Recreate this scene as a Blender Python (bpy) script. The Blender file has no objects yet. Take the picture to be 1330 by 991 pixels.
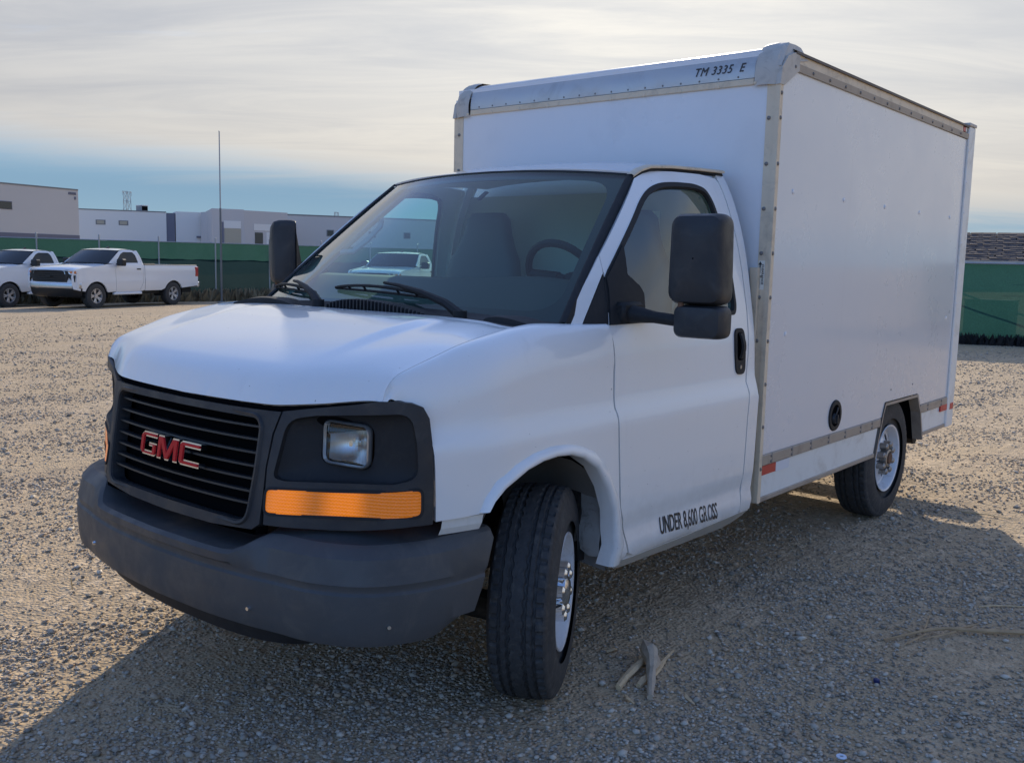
import bpy, math, random
import numpy as np
from mathutils import Vector, Matrix
from mathutils.geometry import delaunay_2d_cdt

R = math.radians
rnd = random.Random(7)
sc = bpy.context.scene
col = sc.collection

# ------------------------------------------------------------------ camera
CAM = (2.598520503781836, 2.9693062059718964, 1.5767676532956287)
YAW, PITCH, ROLL, FPX = 3.840775413139169, -0.12570176182475293, 0.023042872295132376, 1237.9114740147959
fw = Vector((math.cos(YAW)*math.cos(PITCH), math.sin(YAW)*math.cos(PITCH), math.sin(PITCH)))
rt = Vector((math.sin(YAW), -math.cos(YAW), 0))
up = rt.cross(fw)
rt = rt*math.cos(ROLL) + up*math.sin(ROLL)
up = rt.cross(fw)
cd = bpy.data.cameras.new('camera')
cam = bpy.data.objects.new('camera', cd)
col.objects.link(cam)
cam.matrix_world = Matrix(((rt.x, up.x, -fw.x, CAM[0]), (rt.y, up.y, -fw.y, CAM[1]), (rt.z, up.z, -fw.z, CAM[2]), (0, 0, 0, 1)))
cd.sensor_width = 36.0
cd.lens = FPX/1330*36.0
cd.clip_start = 0.05
cd.clip_end = 4000
sc.camera = cam

# ------------------------------------------------------------------ sun, sky, exposure
SUN_TRAVEL, SUN_EL = R(32.0), R(23.0)        # the light travels towards +x +y, from behind the truck
SUN_AZ = SUN_TRAVEL + math.pi
sd = Vector((math.cos(SUN_AZ)*math.cos(SUN_EL), math.sin(SUN_AZ)*math.cos(SUN_EL), math.sin(SUN_EL)))
ld = bpy.data.lights.new('sun', 'SUN')
ld.energy = 4.0
ld.angle = R(0.6)
ld.color = (1.0, 0.88, 0.70)
sun = bpy.data.objects.new('sun', ld)
col.objects.link(sun)
sun.rotation_euler = sd.to_track_quat('Z', 'Y').to_euler()

wd = bpy.data.worlds.new('World')
sc.world = wd
wd.use_nodes = True


class G:
    """small helper to wire node trees"""
    def __init__(s, tree):
        s.t = tree
        s.n = tree.nodes
        s.n.clear()

    def add(s, typ, _in=None, **kw):
        n = s.n.new(typ)
        for k, v in kw.items():
            setattr(n, k, v)
        if _in:
            for k, v in _in.items():
                s.set(n.inputs[k], v)
        return n

    def set(s, sock, v):
        if isinstance(v, bpy.types.NodeSocket):
            s.t.links.new(v, sock)
        elif isinstance(v, bpy.types.Node):
            s.t.links.new(v.outputs[0], sock)
        elif hasattr(sock.default_value, '__len__') and not isinstance(v, (int, float)):
            sock.default_value = v if len(v) == len(sock.default_value) else (*v, 1)
        else:
            sock.default_value = v

    def m(s, op, a, b=0.0, c=None, clamp=False):
        n = s.n.new('ShaderNodeMath')
        n.operation = op
        n.use_clamp = clamp
        s.set(n.inputs[0], a)
        s.set(n.inputs[1], b)
        if c is not None:
            s.set(n.inputs[2], c)
        return n.outputs[0]

    def ramp(s, x, lo, hi, a=0.0, b=1.0):
        n = s.n.new('ShaderNodeMapRange')
        n.interpolation_type = 'SMOOTHSTEP'
        s.set(n.inputs[0], x)
        for i, v in zip((1, 2, 3, 4), (lo, hi, a, b)):
            s.set(n.inputs[i], v)
        return n.outputs[0]

    def mix(s, f, a, b, mode='MIX'):
        n = s.n.new('ShaderNodeMix')
        n.data_type = 'RGBA'
        n.blend_type = mode
        s.set(n.inputs[0], f)
        s.set(n.inputs[6], a)
        s.set(n.inputs[7], b)
        return n.outputs[2]

    def noise(s, vec, scale, detail=4, rough=.55, dist=0.0):
        n = s.n.new('ShaderNodeTexNoise')
        s.set(n.inputs['Vector'], vec)
        n.inputs['Scale'].default_value = scale
        n.inputs['Detail'].default_value = detail
        n.inputs['Roughness'].default_value = rough
        n.inputs['Distortion'].default_value = dist
        return n.outputs[0]


def build_sky():
    g = G(wd.node_tree)
    tc = g.add('ShaderNodeTexCoord').outputs['Generated']
    sep = g.add('ShaderNodeSeparateXYZ', {0: tc})
    X, Y, Z = sep.outputs
    sky = g.add('ShaderNodeTexSky', sky_type='NISHITA')
    sky.sun_disc = False
    sky.sun_elevation = SUN_EL
    sky.sun_rotation = math.pi/2 - SUN_AZ
    sky.air_density = 1.0
    sky.dust_density = 0.35
    sky.ozone_density = 2.2
    # a high sheet of cirrus: flatten the direction onto a plane overhead
    den = g.m('ADD', g.m('MAXIMUM', Z, 0.0), 0.10)
    px = g.m('DIVIDE', X, den)
    py = g.m('DIVIDE', Y, den)
    # axes along / across the streaks
    ca, sa = math.cos(R(-50)), math.sin(R(-50))
    u = g.m('ADD', g.m('MULTIPLY', px, ca), g.m('MULTIPLY', py, sa))
    v = g.m('ADD', g.m('MULTIPLY', px, -sa), g.m('MULTIPLY', py, ca))
    p = g.add('ShaderNodeCombineXYZ', {0: g.m('MULTIPLY', u, .33), 1: v, 2: 0.0})
    n1 = g.noise(p, .9, 6, .58, .5)
    n2 = g.noise(p, 2.3, 7, .62, .7)
    n3 = g.noise(p, .45, 2, .5)
    # how far the sheet reaches towards the horizon
    side = g.m('ADD', g.m('MULTIPLY', X, -.643), g.m('MULTIPLY', Y, .766))
    low = g.m('ADD', g.m('ADD', .058, g.m('MULTIPLY', side, -.05)), g.m('MULTIPLY', g.m('SUBTRACT', n2, .5), .035))
    edge = g.ramp(g.m('SUBTRACT', Z, low), -0.012, 0.040)
    facing = g.m('ADD', g.m('MULTIPLY', X, -.766), g.m('MULTIPLY', Y, -.643))
    cover = g.m('ADD', n1, g.m('MULTIPLY', g.m('ADD', facing, g.m('MULTIPLY', Y, .40)), .27))
    cover = g.ramp(cover, .34, .60, .20, .98)
    cover = g.m('MULTIPLY', cover, g.ramp(g.m('ADD', Z, g.m('MULTIPLY', g.m('SUBTRACT', n1, .5), .5)), .33, .60, 1.0, .30))
    band = g.m('MULTIPLY', edge, cover)
    # cloud brightness: grey bellies, cream thin parts, brighter towards the sun
    sdot = g.add('ShaderNodeVectorMath', {0: tc, 1: tuple(sd)}, operation='DOT_PRODUCT').outputs['Value']
    glow = g.m('POWER', g.m('MAXIMUM', sdot, 0.0), 14.0)
    tone = g.ramp(g.m('ADD', g.m('MULTIPLY', n2, .75), g.m('MULTIPLY', n3, .35)), .36, .70)
    ccol = g.mix(tone, (3.65, 3.68, 3.70, 1), (4.85, 4.70, 4.35, 1))
    warm = g.ramp(Z, .03, .22, 1.0, 0.0)
    ccol = g.mix(g.m('MULTIPLY', warm, .6), ccol, (4.8, 4.35, 3.65, 1))
    ccol = g.mix(1.0, ccol, g.add('ShaderNodeCombineColor', {0: g.m('ADD', .86, g.m('MULTIPLY', glow, .45)), 1: g.m('ADD', .88, g.m('MULTIPLY', glow, .40)), 2: g.m('ADD', .93, g.m('MULTIPLY', glow, .30))}), 'MULTIPLY')
    away = g.ramp(g.m('ADD', facing, g.m('MULTIPLY', Y, .55)), -.6, .7, .66, 1.0)
    ccol = g.mix(1.0, ccol, g.add('ShaderNodeCombineColor', {0: away, 1: away, 2: g.m('ADD', g.m('MULTIPLY', away, .8), .2)}), 'MULTIPLY')
    blue = g.mix(1.0, sky, (.92, 1.18, 1.62, 1), 'MULTIPLY')
    haze = g.ramp(Z, .06, .26, 1.0, 0.0)
    blue = g.mix(haze, blue, g.mix(g.ramp(Z, 0.0, .07), (2.0, 2.95, 3.55, 1), (1.48, 2.42, 3.32, 1)))
    c = g.mix(band, blue, ccol)
    bg = g.add('ShaderNodeBackground', {0: c, 1: 0.15})
    out = g.add('ShaderNodeOutputWorld', {0: bg})


build_sky()
sc.view_settings.view_transform = 'Standard'
sc.view_settings.look = 'None'
sc.view_settings.exposure = 0.15
sc.view_settings.gamma = 1.0
sc.view_settings.use_curve_mapping = False
sc.cycles.max_bounces = 8
sc.cycles.transparent_max_bounces = 12

# ------------------------------------------------------------------ materials
def mat(name, base=(.5, .5, .5), rough=.5, metal=0.0, coat=0.0, spec=.5, var=0.0, vscale=3.0, dirt=None, dirt_amt=0.0, bump=0.0, bscale=60.0, rvar=0.0, coat_r=.06):
    m = bpy.data.materials.new(name)
    m.use_nodes = True
    g = G(m.node_tree)
    b = g.add('ShaderNodeBsdfPrincipled')
    g.add('ShaderNodeOutputMaterial', {0: b})
    tc = g.add('ShaderNodeTexCoord').outputs['Object']
    c = (*base, 1)
    if var:
        n = g.noise(tc, vscale, 5, .6)
        c = g.mix(n, tuple(x*(1-var) for x in base)+(1,), tuple(min(1, x*(1+var)) for x in base)+(1,))
    if dirt:
        n2 = g.noise(tc, vscale*2.1, 8, .68, .8)
        f = g.ramp(n2, .48, .72, 0.0, dirt_amt)
        c = g.mix(f, c, (*dirt, 1))
    g.set(b.inputs['Base Color'], c)
    if rvar:
        n3 = g.noise(tc, vscale*1.7, 5, .6)
        g.set(b.inputs['Roughness'], g.ramp(n3, .3, .7, rough*(1-rvar), rough*(1+rvar)))
    else:
        b.inputs['Roughness'].default_value = rough
    b.inputs['Metallic'].default_value = metal
    b.inputs['Coat Weight'].default_value = coat
    b.inputs['Coat Roughness'].default_value = coat_r
    b.inputs['Specular IOR Level'].default_value = spec
    if bump:
        n4 = g.noise(tc, bscale, 4, .6)
        bp = g.add('ShaderNodeBump', {'Strength': 1.0, 'Distance': bump, 'Height': n4})
        g.set(b.inputs['Normal'], bp.outputs[0])
    return m


def paint_mat(name, base, dust=.12):
    """old white paint: faint unevenness, road dust gathering low down, small chips"""
    m = bpy.data.materials.new(name)
    m.use_nodes = True
    g = G(m.node_tree)
    b = g.add('ShaderNodeBsdfPrincipled')
    g.add('ShaderNodeOutputMaterial', {0: b})
    tc = g.add('ShaderNodeTexCoord').outputs['Object']
    sep = g.add('ShaderNodeSeparateXYZ', {0: tc})
    z = sep.outputs[2]
    n = g.noise(tc, 1.6, 5, .6)
    fine = g.noise(tc, 22, 6, .7)
    c = g.mix(n, tuple(x*.95 for x in base)+(1,), (*base, 1))
    low = g.ramp(g.m('ADD', z, g.m('MULTIPLY', g.m('SUBTRACT', fine, .5), .5)), .30, .75, 1.0, 0.0)
    c = g.mix(g.m('MULTIPLY', low, dust*2.2), c, (.30, .25, .20, 1))
    st = g.add('ShaderNodeMapping', {0: tc, 3: (9.0, 9.0, .8)})
    streak = g.noise(st, 1.0, 6, .7)
    c = g.mix(g.ramp(streak, .56, .80, 0.0, dust), c, (.36, .32, .27, 1))
    chip = g.noise(tc, 75, 2, .4)
    c = g.mix(g.ramp(chip, .765, .79, 0.0, .55), c, (.10, .085, .075, 1))
    g.set(b.inputs['Base Color'], c)
    g.set(b.inputs['Roughness'], g.ramp(n, .3, .7, .30, .42))
    b.inputs['Coat Weight'].default_value = .85
    g.set(b.inputs['Coat Roughness'], g.ramp(fine, .3, .8, .03, .12))
    wob = g.noise(tc, 2.2, 2, .4)
    bp = g.add('ShaderNodeBump', {'Strength': .5, 'Distance': .0018, 'Height': wob})
    g.set(b.inputs['Normal'], bp.outputs[0])
    return m


def glass_mat(name, tint=(.55, .70, .66), r0=.05, film=0.0):
    m = bpy.data.materials.new(name)
    m.use_nodes = True
    g = G(m.node_tree)
    fc = g.add('ShaderNodeLayerWeight', {0: .5}).outputs['Facing']
    fr = g.m('ADD', .04, g.m('MULTIPLY', .96, g.m('POWER', fc, 5.0)))
    tr = g.add('ShaderNodeBsdfTransparent', {0: (*tint, 1)})
    gl = g.add('ShaderNodeBsdfGlossy', {0: (1, 1, 1, 1), 1: .015})
    f = g.m('ADD', g.m('MULTIPLY', fr, 1.4), r0, clamp=True)
    mx = g.add('ShaderNodeMixShader', {0: f, 1: tr, 2: gl})
    if film:
        tc = g.add('ShaderNodeTexCoord').outputs['Object']
        n = g.noise(tc, 3.5, 6, .65, .6)
        df = g.add('ShaderNodeBsdfDiffuse', {0: (.42, .56, .60, 1)})
        mx = g.add('ShaderNodeMixShader', {0: g.ramp(n, .3, .75, film*.35, film), 1: mx, 2: df})
    g.add('ShaderNodeOutputMaterial', {0: mx})
    return m


def panel_side_mat():
    """the long side of the box: duller sheet with rain streaks, scuffs and faint traces of old decals"""
    m = bpy.data.materials.new('box_side_sheet')
    m.use_nodes = True
    g = G(m.node_tree)
    b = g.add('ShaderNodeBsdfPrincipled')
    g.add('ShaderNodeOutputMaterial', {0: b})
    tc = g.add('ShaderNodeTexCoord').outputs['Object']
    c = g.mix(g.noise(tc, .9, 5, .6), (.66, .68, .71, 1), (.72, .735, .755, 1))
    st = g.add('ShaderNodeMapping', {0: tc, 3: (7.0, 7.0, .35)})
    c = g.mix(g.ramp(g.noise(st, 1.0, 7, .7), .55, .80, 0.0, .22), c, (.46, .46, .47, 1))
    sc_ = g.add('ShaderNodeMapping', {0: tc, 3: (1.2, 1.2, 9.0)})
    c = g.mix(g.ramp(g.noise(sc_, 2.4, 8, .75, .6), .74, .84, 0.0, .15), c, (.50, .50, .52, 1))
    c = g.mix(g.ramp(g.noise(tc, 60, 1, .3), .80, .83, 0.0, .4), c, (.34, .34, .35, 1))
    g.set(b.inputs['Base Color'], c)
    g.set(b.inputs['Roughness'], g.ramp(g.noise(tc, 2.5, 6, .65), .3, .7, .24, .40))
    b.inputs['Coat Weight'].default_value = .7
    b.inputs['Coat Roughness'].default_value = .09
    bp = g.add('ShaderNodeBump', {'Strength': 1.0, 'Distance': .0012, 'Height': g.noise(tc, 1.3, 1, .4)})
    g.set(b.inputs['Normal'], bp.outputs[0])
    return m


M = {}
M['white'] = paint_mat('white_paint', (.88, .88, .86), .10)
M['roof'] = paint_mat('roof_paint', (.78, .78, .77), .2)
M['panel'] = mat('box_panel_white', (.82, .82, .83), .33, coat=.35, var=.025, vscale=.8, dirt=(.42, .42, .44), dirt_amt=.10, rvar=.2, coat_r=.22, bump=.0006, bscale=7)
M['panel_side'] = panel_side_mat()
M['skirt'] = mat('skirt_white', (.78, .79, .76), .42, var=.04, vscale=2, dirt=(.32, .27, .20), dirt_amt=.35)
M['post'] = mat('dull_aluminium_tan', (.76, .63, .46), .55, metal=.05, var=.10, vscale=4, dirt=(.20, .17, .14), dirt_amt=.35, bump=.0008, bscale=40)
M['alu'] = mat('aluminium_sheet', (.60, .595, .575), .40, metal=.5, var=.06, vscale=2.5, dirt=(.33, .30, .26), dirt_amt=.3, rvar=.25)
M['cast'] = mat('cast_corner_grey', (.56, .525, .465), .6, metal=.05, var=.14, vscale=7, dirt=(.17, .15, .13), dirt_amt=.4, bump=.001, bscale=60)
M['rail'] = mat('rail_grey', (.40, .345, .285), .55, metal=.25, var=.12, vscale=3, dirt=(.17, .14, .12), dirt_amt=.4)
M['edge_dark'] = mat('roof_edge_brown', (.11, .085, .07), .6, var=.2, vscale=8)
M['rivet'] = mat('rivet_steel', (.22, .21, .20), .5, metal=.6)
M['plastic'] = mat('bumper_plastic', (.026, .028, .032), .52, var=.22, vscale=5, dirt=(.075, .07, .062), dirt_amt=.35, bump=.0007, bscale=320, rvar=.25)
M['bumper'] = mat('weathered_bumper', (.070, .072, .074), .55, var=.22, vscale=4, dirt=(.13, .12, .105), dirt_amt=.4, bump=.0006, bscale=320, rvar=.25)
M['plastic2'] = mat('black_trim_plastic', (.020, .021, .023), .62, spec=.3, var=.2, vscale=9, dirt=(.06, .055, .05), dirt_amt=.25, bump=.0003, bscale=400)
M['rubber'] = mat('rubber_seal', (.018, .018, .018), .7)
M['grille'] = mat('grille_plastic', (.024, .025, .027), .42, bump=.0003, bscale=300)
M['void'] = mat('dark_cavity', (.007, .007, .008), .95, spec=0.0)
M['tyre'] = mat('tyre_rubber', (.042, .042, .043), .8, var=.25, vscale=14, dirt=(.12, .11, .095), dirt_amt=.5, bump=.0012, bscale=120)
M['rim'] = mat('rim_white_steel', (.72, .73, .75), .32, coat=.5, dirt=(.30, .26, .22), dirt_amt=.35, vscale=9)
M['hubsteel'] = mat('hub_steel', (.36, .35, .33), .42, metal=.8, dirt=(.20, .13, .08), dirt_amt=.7, vscale=14)
M['rust'] = mat('rusty_hub', (.16, .085, .05), .8, var=.4, vscale=25)
M['chrome'] = mat('chrome', (.75, .76, .77), .12, metal=1.0)
M['hood_liner'] = mat('wheel_liner', (.22, .21, .195), .85, var=.25, vscale=6, dirt=(.25, .21, .17), dirt_amt=.5)
M['flap'] = mat('splash_flap', (.34, .33, .31), .85, var=.3, vscale=8, dirt=(.10, .09, .08), dirt_amt=.6)
M['frame'] = mat('chassis_black', (.018, .017, .016), .8, var=.3, vscale=7, dirt=(.09, .075, .06), dirt_amt=.5)
M['glass'] = glass_mat('windshield_glass', (.66, .92, .88), .0, .012)
M['glass_side'] = glass_mat('side_glass', (.68, .88, .86), .05, .006)
M['frit'] = mat('glass_border_black', (.016, .017, .018), .35)
M['dash'] = mat('dashboard_grey', (.060, .060, .058), .75, bump=.0004, bscale=250)
M['seat'] = mat('seat_grey_vinyl', (.10, .115, .13), .6, var=.1, vscale=6)
M['interior'] = mat('interior_grey', (.52, .54, .52), .8)
M['red'] = mat('badge_red', (.60, .010, .014), .4, spec=.25)
M['tape_red'] = mat('reflector_red', (.50, .03, .03), .35)
M['tape_white'] = mat('reflector_white', (.68, .72, .78), .35)
M['ink_grey'] = mat('grey_lettering', (.055, .055, .06), .6)
M['ink'] = mat('black_lettering', (.018, .018, .02), .5)
M['ink_faded'] = mat('faded_lettering', (.085, .09, .10), .5)
M['sticker'] = mat('sticker_white', (.82, .79, .70), .6)
M['rustcap'] = mat('weathered_black', (.03, .03, .032), .6)


def amber_mat():
    """amber lens with the parking lamp burning behind it"""
    m = bpy.data.materials.new('amber_lens')
    m.use_nodes = True
    g = G(m.node_tree)
    tc = g.add('ShaderNodeTexCoord').outputs['Object']
    sep = g.add('ShaderNodeSeparateXYZ', {0: tc})
    rib = g.m('SINE', g.m('MULTIPLY', sep.outputs[1], 620.0))
    rib2 = g.m('SINE', g.m('MULTIPLY', sep.outputs[2], 620.0))
    ay = g.m('ABSOLUTE', sep.outputs[1])
    # two lamp chambers and a dimmer side marker
    l1 = g.ramp(g.m('ABSOLUTE', g.m('SUBTRACT', ay, .56)), .02, .10, 1.0, .30)
    l2 = g.ramp(g.m('ABSOLUTE', g.m('SUBTRACT', ay, .74)), .02, .09, 1.0, .28)
    lobe = g.m('MAXIMUM', l1, l2)
    cell = g.m('ADD', .82, g.m('MULTIPLY', g.m('MULTIPLY', rib, rib2), .18))
    bp = g.add('ShaderNodeBump', {'Strength': .4, 'Distance': .0012, 'Height': g.m('ADD', rib, rib2)})
    b = g.add('ShaderNodeBsdfPrincipled', {'Base Color': (.92, .22, .006, 1), 'Roughness': .2, 'Normal': bp.outputs[0]})
    b.inputs['Coat Weight'].default_value = .6
    g.set(b.inputs['Emission Color'], (1.0, .235, .004, 1))
    g.set(b.inputs['Emission Strength'], g.m('MULTIPLY', g.m('MULTIPLY', lobe, cell), .55))
    g.add('ShaderNodeOutputMaterial', {0: b})
    return m


def lamp_mat():
    m = bpy.data.materials.new('headlight_lens')
    m.use_nodes = True
    g = G(m.node_tree)
    tc = g.add('ShaderNodeTexCoord').outputs['Object']
    sep = g.add('ShaderNodeSeparateXYZ', {0: tc})
    rib = g.m('SINE', g.m('MULTIPLY', sep.outputs[1], 900.0))
    rib2 = g.m('SINE', g.m('MULTIPLY', sep.outputs[2], 160.0))
    bp = g.add('ShaderNodeBump', {'Strength': .35, 'Distance': .0012, 'Height': g.m('ADD', rib, g.m('MULTIPLY', rib2, .3))})
    b = g.add('ShaderNodeBsdfPrincipled', {'Base Color': (.50, .51, .51, 1), 'Roughness': .30, 'Metallic': .75, 'Normal': bp.outputs[0]})
    b.inputs['Coat Weight'].default_value = 1.0
    g.add('ShaderNodeOutputMaterial', {0: b})
    return m


def lens_mat():
    m = bpy.data.materials.new('clear_lens')
    m.use_nodes = True
    g = G(m.node_tree)
    tc = g.add('ShaderNodeTexCoord').outputs['Object']
    sep = g.add('ShaderNodeSeparateXYZ', {0: tc})
    rib = g.m('SINE', g.m('MULTIPLY', sep.outputs[1], 700.0))
    rib2 = g.m('SINE', g.m('MULTIPLY', sep.outputs[2], 190.0))
    bp = g.add('ShaderNodeBump', {'Strength': .6, 'Distance': .0015, 'Height': g.m('ADD', rib, g.m('MULTIPLY', rib2, .7))})
    fc = g.add('ShaderNodeLayerWeight', {0: .5, 1: bp.outputs[0]}).outputs['Facing']
    f = g.m('ADD', .07, g.m('POWER', fc, 4.0), clamp=True)
    gl = g.add('ShaderNodeBsdfGlossy', {0: (1, 1, 1, 1), 1: .06, 'Normal': bp.outputs[0]})
    rf = g.add('ShaderNodeBsdfRefraction', {0: (.92, .95, .95, 1), 1: .05, 2: 1.12, 'Normal': bp.outputs[0]})
    g.add('ShaderNodeOutputMaterial', {0: g.add('ShaderNodeMixShader', {0: f, 1: rf, 2: gl})})
    return m


M['clear'] = lens_mat()
M['reflector'] = mat('lamp_reflector', (.80, .81, .79), .28, metal=.9, var=.1, vscale=40)
M['amber'] = amber_mat()
M['lens'] = lamp_mat()

# ------------------------------------------------------------------ helpers
def link(o, parent=None):
    col.objects.link(o)
    if parent is not None:
        o.parent = parent
    return o


def mesh(name, verts, faces, m, parent=None, smooth=False, auto=None):
    me = bpy.data.meshes.new(name)
    me.from_pydata([tuple(v) for v in verts], [], [tuple(f) for f in faces])
    me.update()
    if m is not None:
        me.materials.append(m)
    if smooth:
        for p in me.polygons:
            p.use_smooth = True
        if auto is not None:
            me.set_sharp_from_angle(angle=R(auto))
    o = bpy.data.objects.new(name, me)
    return link(o, parent)


def thing(name, label, cat, loc=(0, 0, 0), rz=0.0, group=None):
    o = bpy.data.objects.new(name, None)
    o.empty_display_size = .2
    o.location = loc
    o.rotation_euler = (0, 0, rz)
    o['label'] = label
    o['category'] = cat
    if group:
        o['group'] = group
    return link(o)


def tag(o, label, cat, group=None):
    o['label'] = label
    o['category'] = cat
    if group:
        o['group'] = group
    return o


def copy_tree(o, parent=None):
    c = o.copy()
    link(c, parent)
    for ch in list(o.children):
        copy_tree(ch, c)
    return c


class MB:
    """collects simple solids into one mesh"""
    def __init__(s):
        s.v, s.f = [], []

    def put(s, v, f):
        k = len(s.v)
        s.v += [tuple(x) for x in v]
        s.f += [tuple(i+k for i in q) for q in f]
        return s

    def box(s, x0, x1, y0, y1, z0, z1, mtx=None):
        v = [Vector((x, y, z)) for x in (x0, x1) for y in (y0, y1) for z in (z0, z1)]
        if mtx is not None:
            v = [mtx @ p for p in v]
        f = [(0, 1, 3, 2), (4, 6, 7, 5), (0, 4, 5, 1), (2, 3, 7, 6), (0, 2, 6, 4), (1, 5, 7, 3)]
        return s.put(v, f)

    def bbox(s, x0, x1, y0, y1, z0, z1, b=.01):
        """box with all edges chamfered"""
        cx, cy, cz = (x0+x1)/2, (y0+y1)/2, (z0+z1)/2
        hx, hy, hz = (x1-x0)/2, (y1-y0)/2, (z1-z0)/2
        b = min(b, hx*.9, hy*.9, hz*.9)
        v = []
        idx = {}
        for sx in (-1, 1):
            for sy in (-1, 1):
                for sz in (-1, 1):
                    for ax in range(3):
                        p = [hx*sx, hy*sy, hz*sz]
                        for k in range(3):
                            if k != ax:
                                p[k] -= b*(sx, sy, sz)[k]
                        idx[(sx, sy, sz, ax)] = len(v)
                        v.append((cx+p[0], cy+p[1], cz+p[2]))
        f = []
        I = idx
        def q(keys, n):
            pts = [Vector(v[I[k]]) for k in keys]
            nn = (pts[1]-pts[0]).cross(pts[2]-pts[0])
            t = [I[k] for k in keys]
            if nn.dot(Vector(n)) < 0:
                t.reverse()
            f.append(t)
        for ax in range(3):
            o = [k for k in range(3) if k != ax]
            for sg in (-1, 1):
                ks = []
                for (a, c) in ((-1, -1), (1, -1), (1, 1), (-1, 1)):
                    t = [0, 0, 0]
                    t[ax] = sg
                    t[o[0]] = a
                    t[o[1]] = c
                    ks.append((*t, ax))
                n = [0, 0, 0]
                n[ax] = sg
                q(ks, n)
        for ax in range(3):
            o = [k for k in range(3) if k != ax]
            for a in (-1, 1):
                for c in (-1, 1):
                    t1 = [0, 0, 0]; t2 = [0, 0, 0]
                    t1[ax] = -1; t2[ax] = 1
                    for t in (t1, t2):
                        t[o[0]] = a; t[o[1]] = c
                    n = [0, 0, 0]; n[o[0]] = a; n[o[1]] = c
                    q([(*t1, o[0]), (*t2, o[0]), (*t2, o[1]), (*t1, o[1])], n)
        for sx in (-1, 1):
            for sy in (-1, 1):
                for sz in (-1, 1):
                    q([(sx, sy, sz, 0), (sx, sy, sz, 1), (sx, sy, sz, 2)], (sx, sy, sz))
        return s.put(v, f)

    def cyl(s, a, b, r, n=10, r2=None, cap=True):
        a, b = Vector(a), Vector(b)
        if r2 is None:
            r2 = r
        d = (b-a).normalized()
        u = d.orthogonal().normalized()
        w = d.cross(u)
        v = []
        for p, rr in ((a, r), (b, r2)):
            for i in range(n):
                t = 2*math.pi*i/n
                v.append(p+(u*math.cos(t)+w*math.sin(t))*rr)
        f = [(i, (i+1) % n, n+(i+1) % n, n+i) for i in range(n)]
        if cap:
            f.append(tuple(range(n-1, -1, -1)))
            f.append(tuple(range(n, 2*n)))
        return s.put(v, f)

    def tube(s, path, r, n=8, cap=True):
        path = [Vector(p) for p in path]
        rs = r if isinstance(r, (list, tuple)) else [r]*len(path)
        v, f = [], []
        u = None
        for i, p in enumerate(path):
            d = (path[min(i+1, len(path)-1)]-path[max(i-1, 0)]).normalized()
            if u is None:
                u = d.orthogonal().normalized()
            u = (u-d*u.dot(d)).normalized()
            w = d.cross(u)
            for k in range(n):
                t = 2*math.pi*k/n
                v.append(p+(u*math.cos(t)+w*math.sin(t))*rs[i])
        for i in range(len(path)-1):
            for k in range(n):
                f.append((i*n+k, i*n+(k+1) % n, (i+1)*n+(k+1) % n, (i+1)*n+k))
        if cap:
            f.append(tuple(range(n-1, -1, -1)))
            f.append(tuple(range((len(path)-1)*n, len(path)*n)))
        return s.put(v, f)

    def loft(s, rows, close=False):
        k = len(rows[0])
        v = [p for r_ in rows for p in r_]
        f = []
        for i in range(len(rows)-1):
            for j in range(k if close else k-1):
                f.append((i*k+j, i*k+(j+1) % k, (i+1)*k+(j+1) % k, (i+1)*k+j))
        return s.put(v, f)

    def prism(s, pts, fa, fb):
        """polygon pts mapped by fa (front) and fb (back) to 3-D, joined into a solid"""
        n = len(pts)
        v = [fa(*p) for p in pts]+[fb(*p) for p in pts]
        f = [tuple(range(n)), tuple(range(2*n-1, n-1, -1))]
        f += [(i, i+n, (i+1) % n+n, (i+1) % n) for i in range(n)]
        return s.put(v, f)

    def lathe(s, prof, n=48, axis='y', center=(0, 0, 0), a0=0, a1=2*math.pi):
        """prof: (along axis, radius)"""
        full = abs(a1-a0-2*math.pi) < 1e-6
        cnt = n if full else n+1
        rows = []
        for (h, r) in prof:
            row = []
            for i in range(cnt):
                t = a0+(a1-a0)*i/n
                c_, s_ = math.cos(t)*r, math.sin(t)*r
                q = {'y': (c_, h, s_), 'x': (h, c_, s_), 'z': (c_, s_, h)}[axis]
                row.append((q[0]+center[0], q[1]+center[1], q[2]+center[2]))
            rows.append(row)
        return s.loft(rows, close=full)

    def build(s, name, m, parent=None, smooth=False, auto=None, fix=True):
        o = mesh(name, s.v, s.f, m, parent, False)
        if fix:
            import bmesh
            bm = bmesh.new()
            bm.from_mesh(o.data)
            bmesh.ops.remove_doubles(bm, verts=bm.verts, dist=1e-6)
            bmesh.ops.recalc_face_normals(bm, faces=bm.faces)
            bm.to_mesh(o.data)
            bm.free()
        if smooth:
            for p in o.data.polygons:
                p.use_smooth = True
            o.data.set_sharp_from_angle(angle=R(auto if auto is not None else 40))
        return o


def inside(p, poly):
    x, y = p
    c = False
    j = len(poly)-1
    for i in range(len(poly)):
        xi, yi = poly[i]
        xj, yj = poly[j]
        if (yi > y) != (yj > y) and x < (xj-xi)*(y-yi)/(yj-yi)+xi:
            c = not c
        j = i
    return c


def rounded(pts, r=.03, n=5, only=None):
    """round polygon corners"""
    out = []
    N = len(pts)
    for i in range(N):
        p = Vector(pts[i])
        if only is not None and i not in only:
            out.append(tuple(p))
            continue
        a, b = Vector(pts[i-1]), Vector(pts[(i+1) % N])
        da, db = (a-p), (b-p)
        rr = min(r, da.length*.48, db.length*.48)
        pa, pb = p+da.normalized()*rr, p+db.normalized()*rr
        for k in range(n+1):
            t = k/n
            q = pa*(1-t)**2+p*2*t*(1-t)+pb*t*t
            out.append(tuple(q))
    return out


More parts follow.
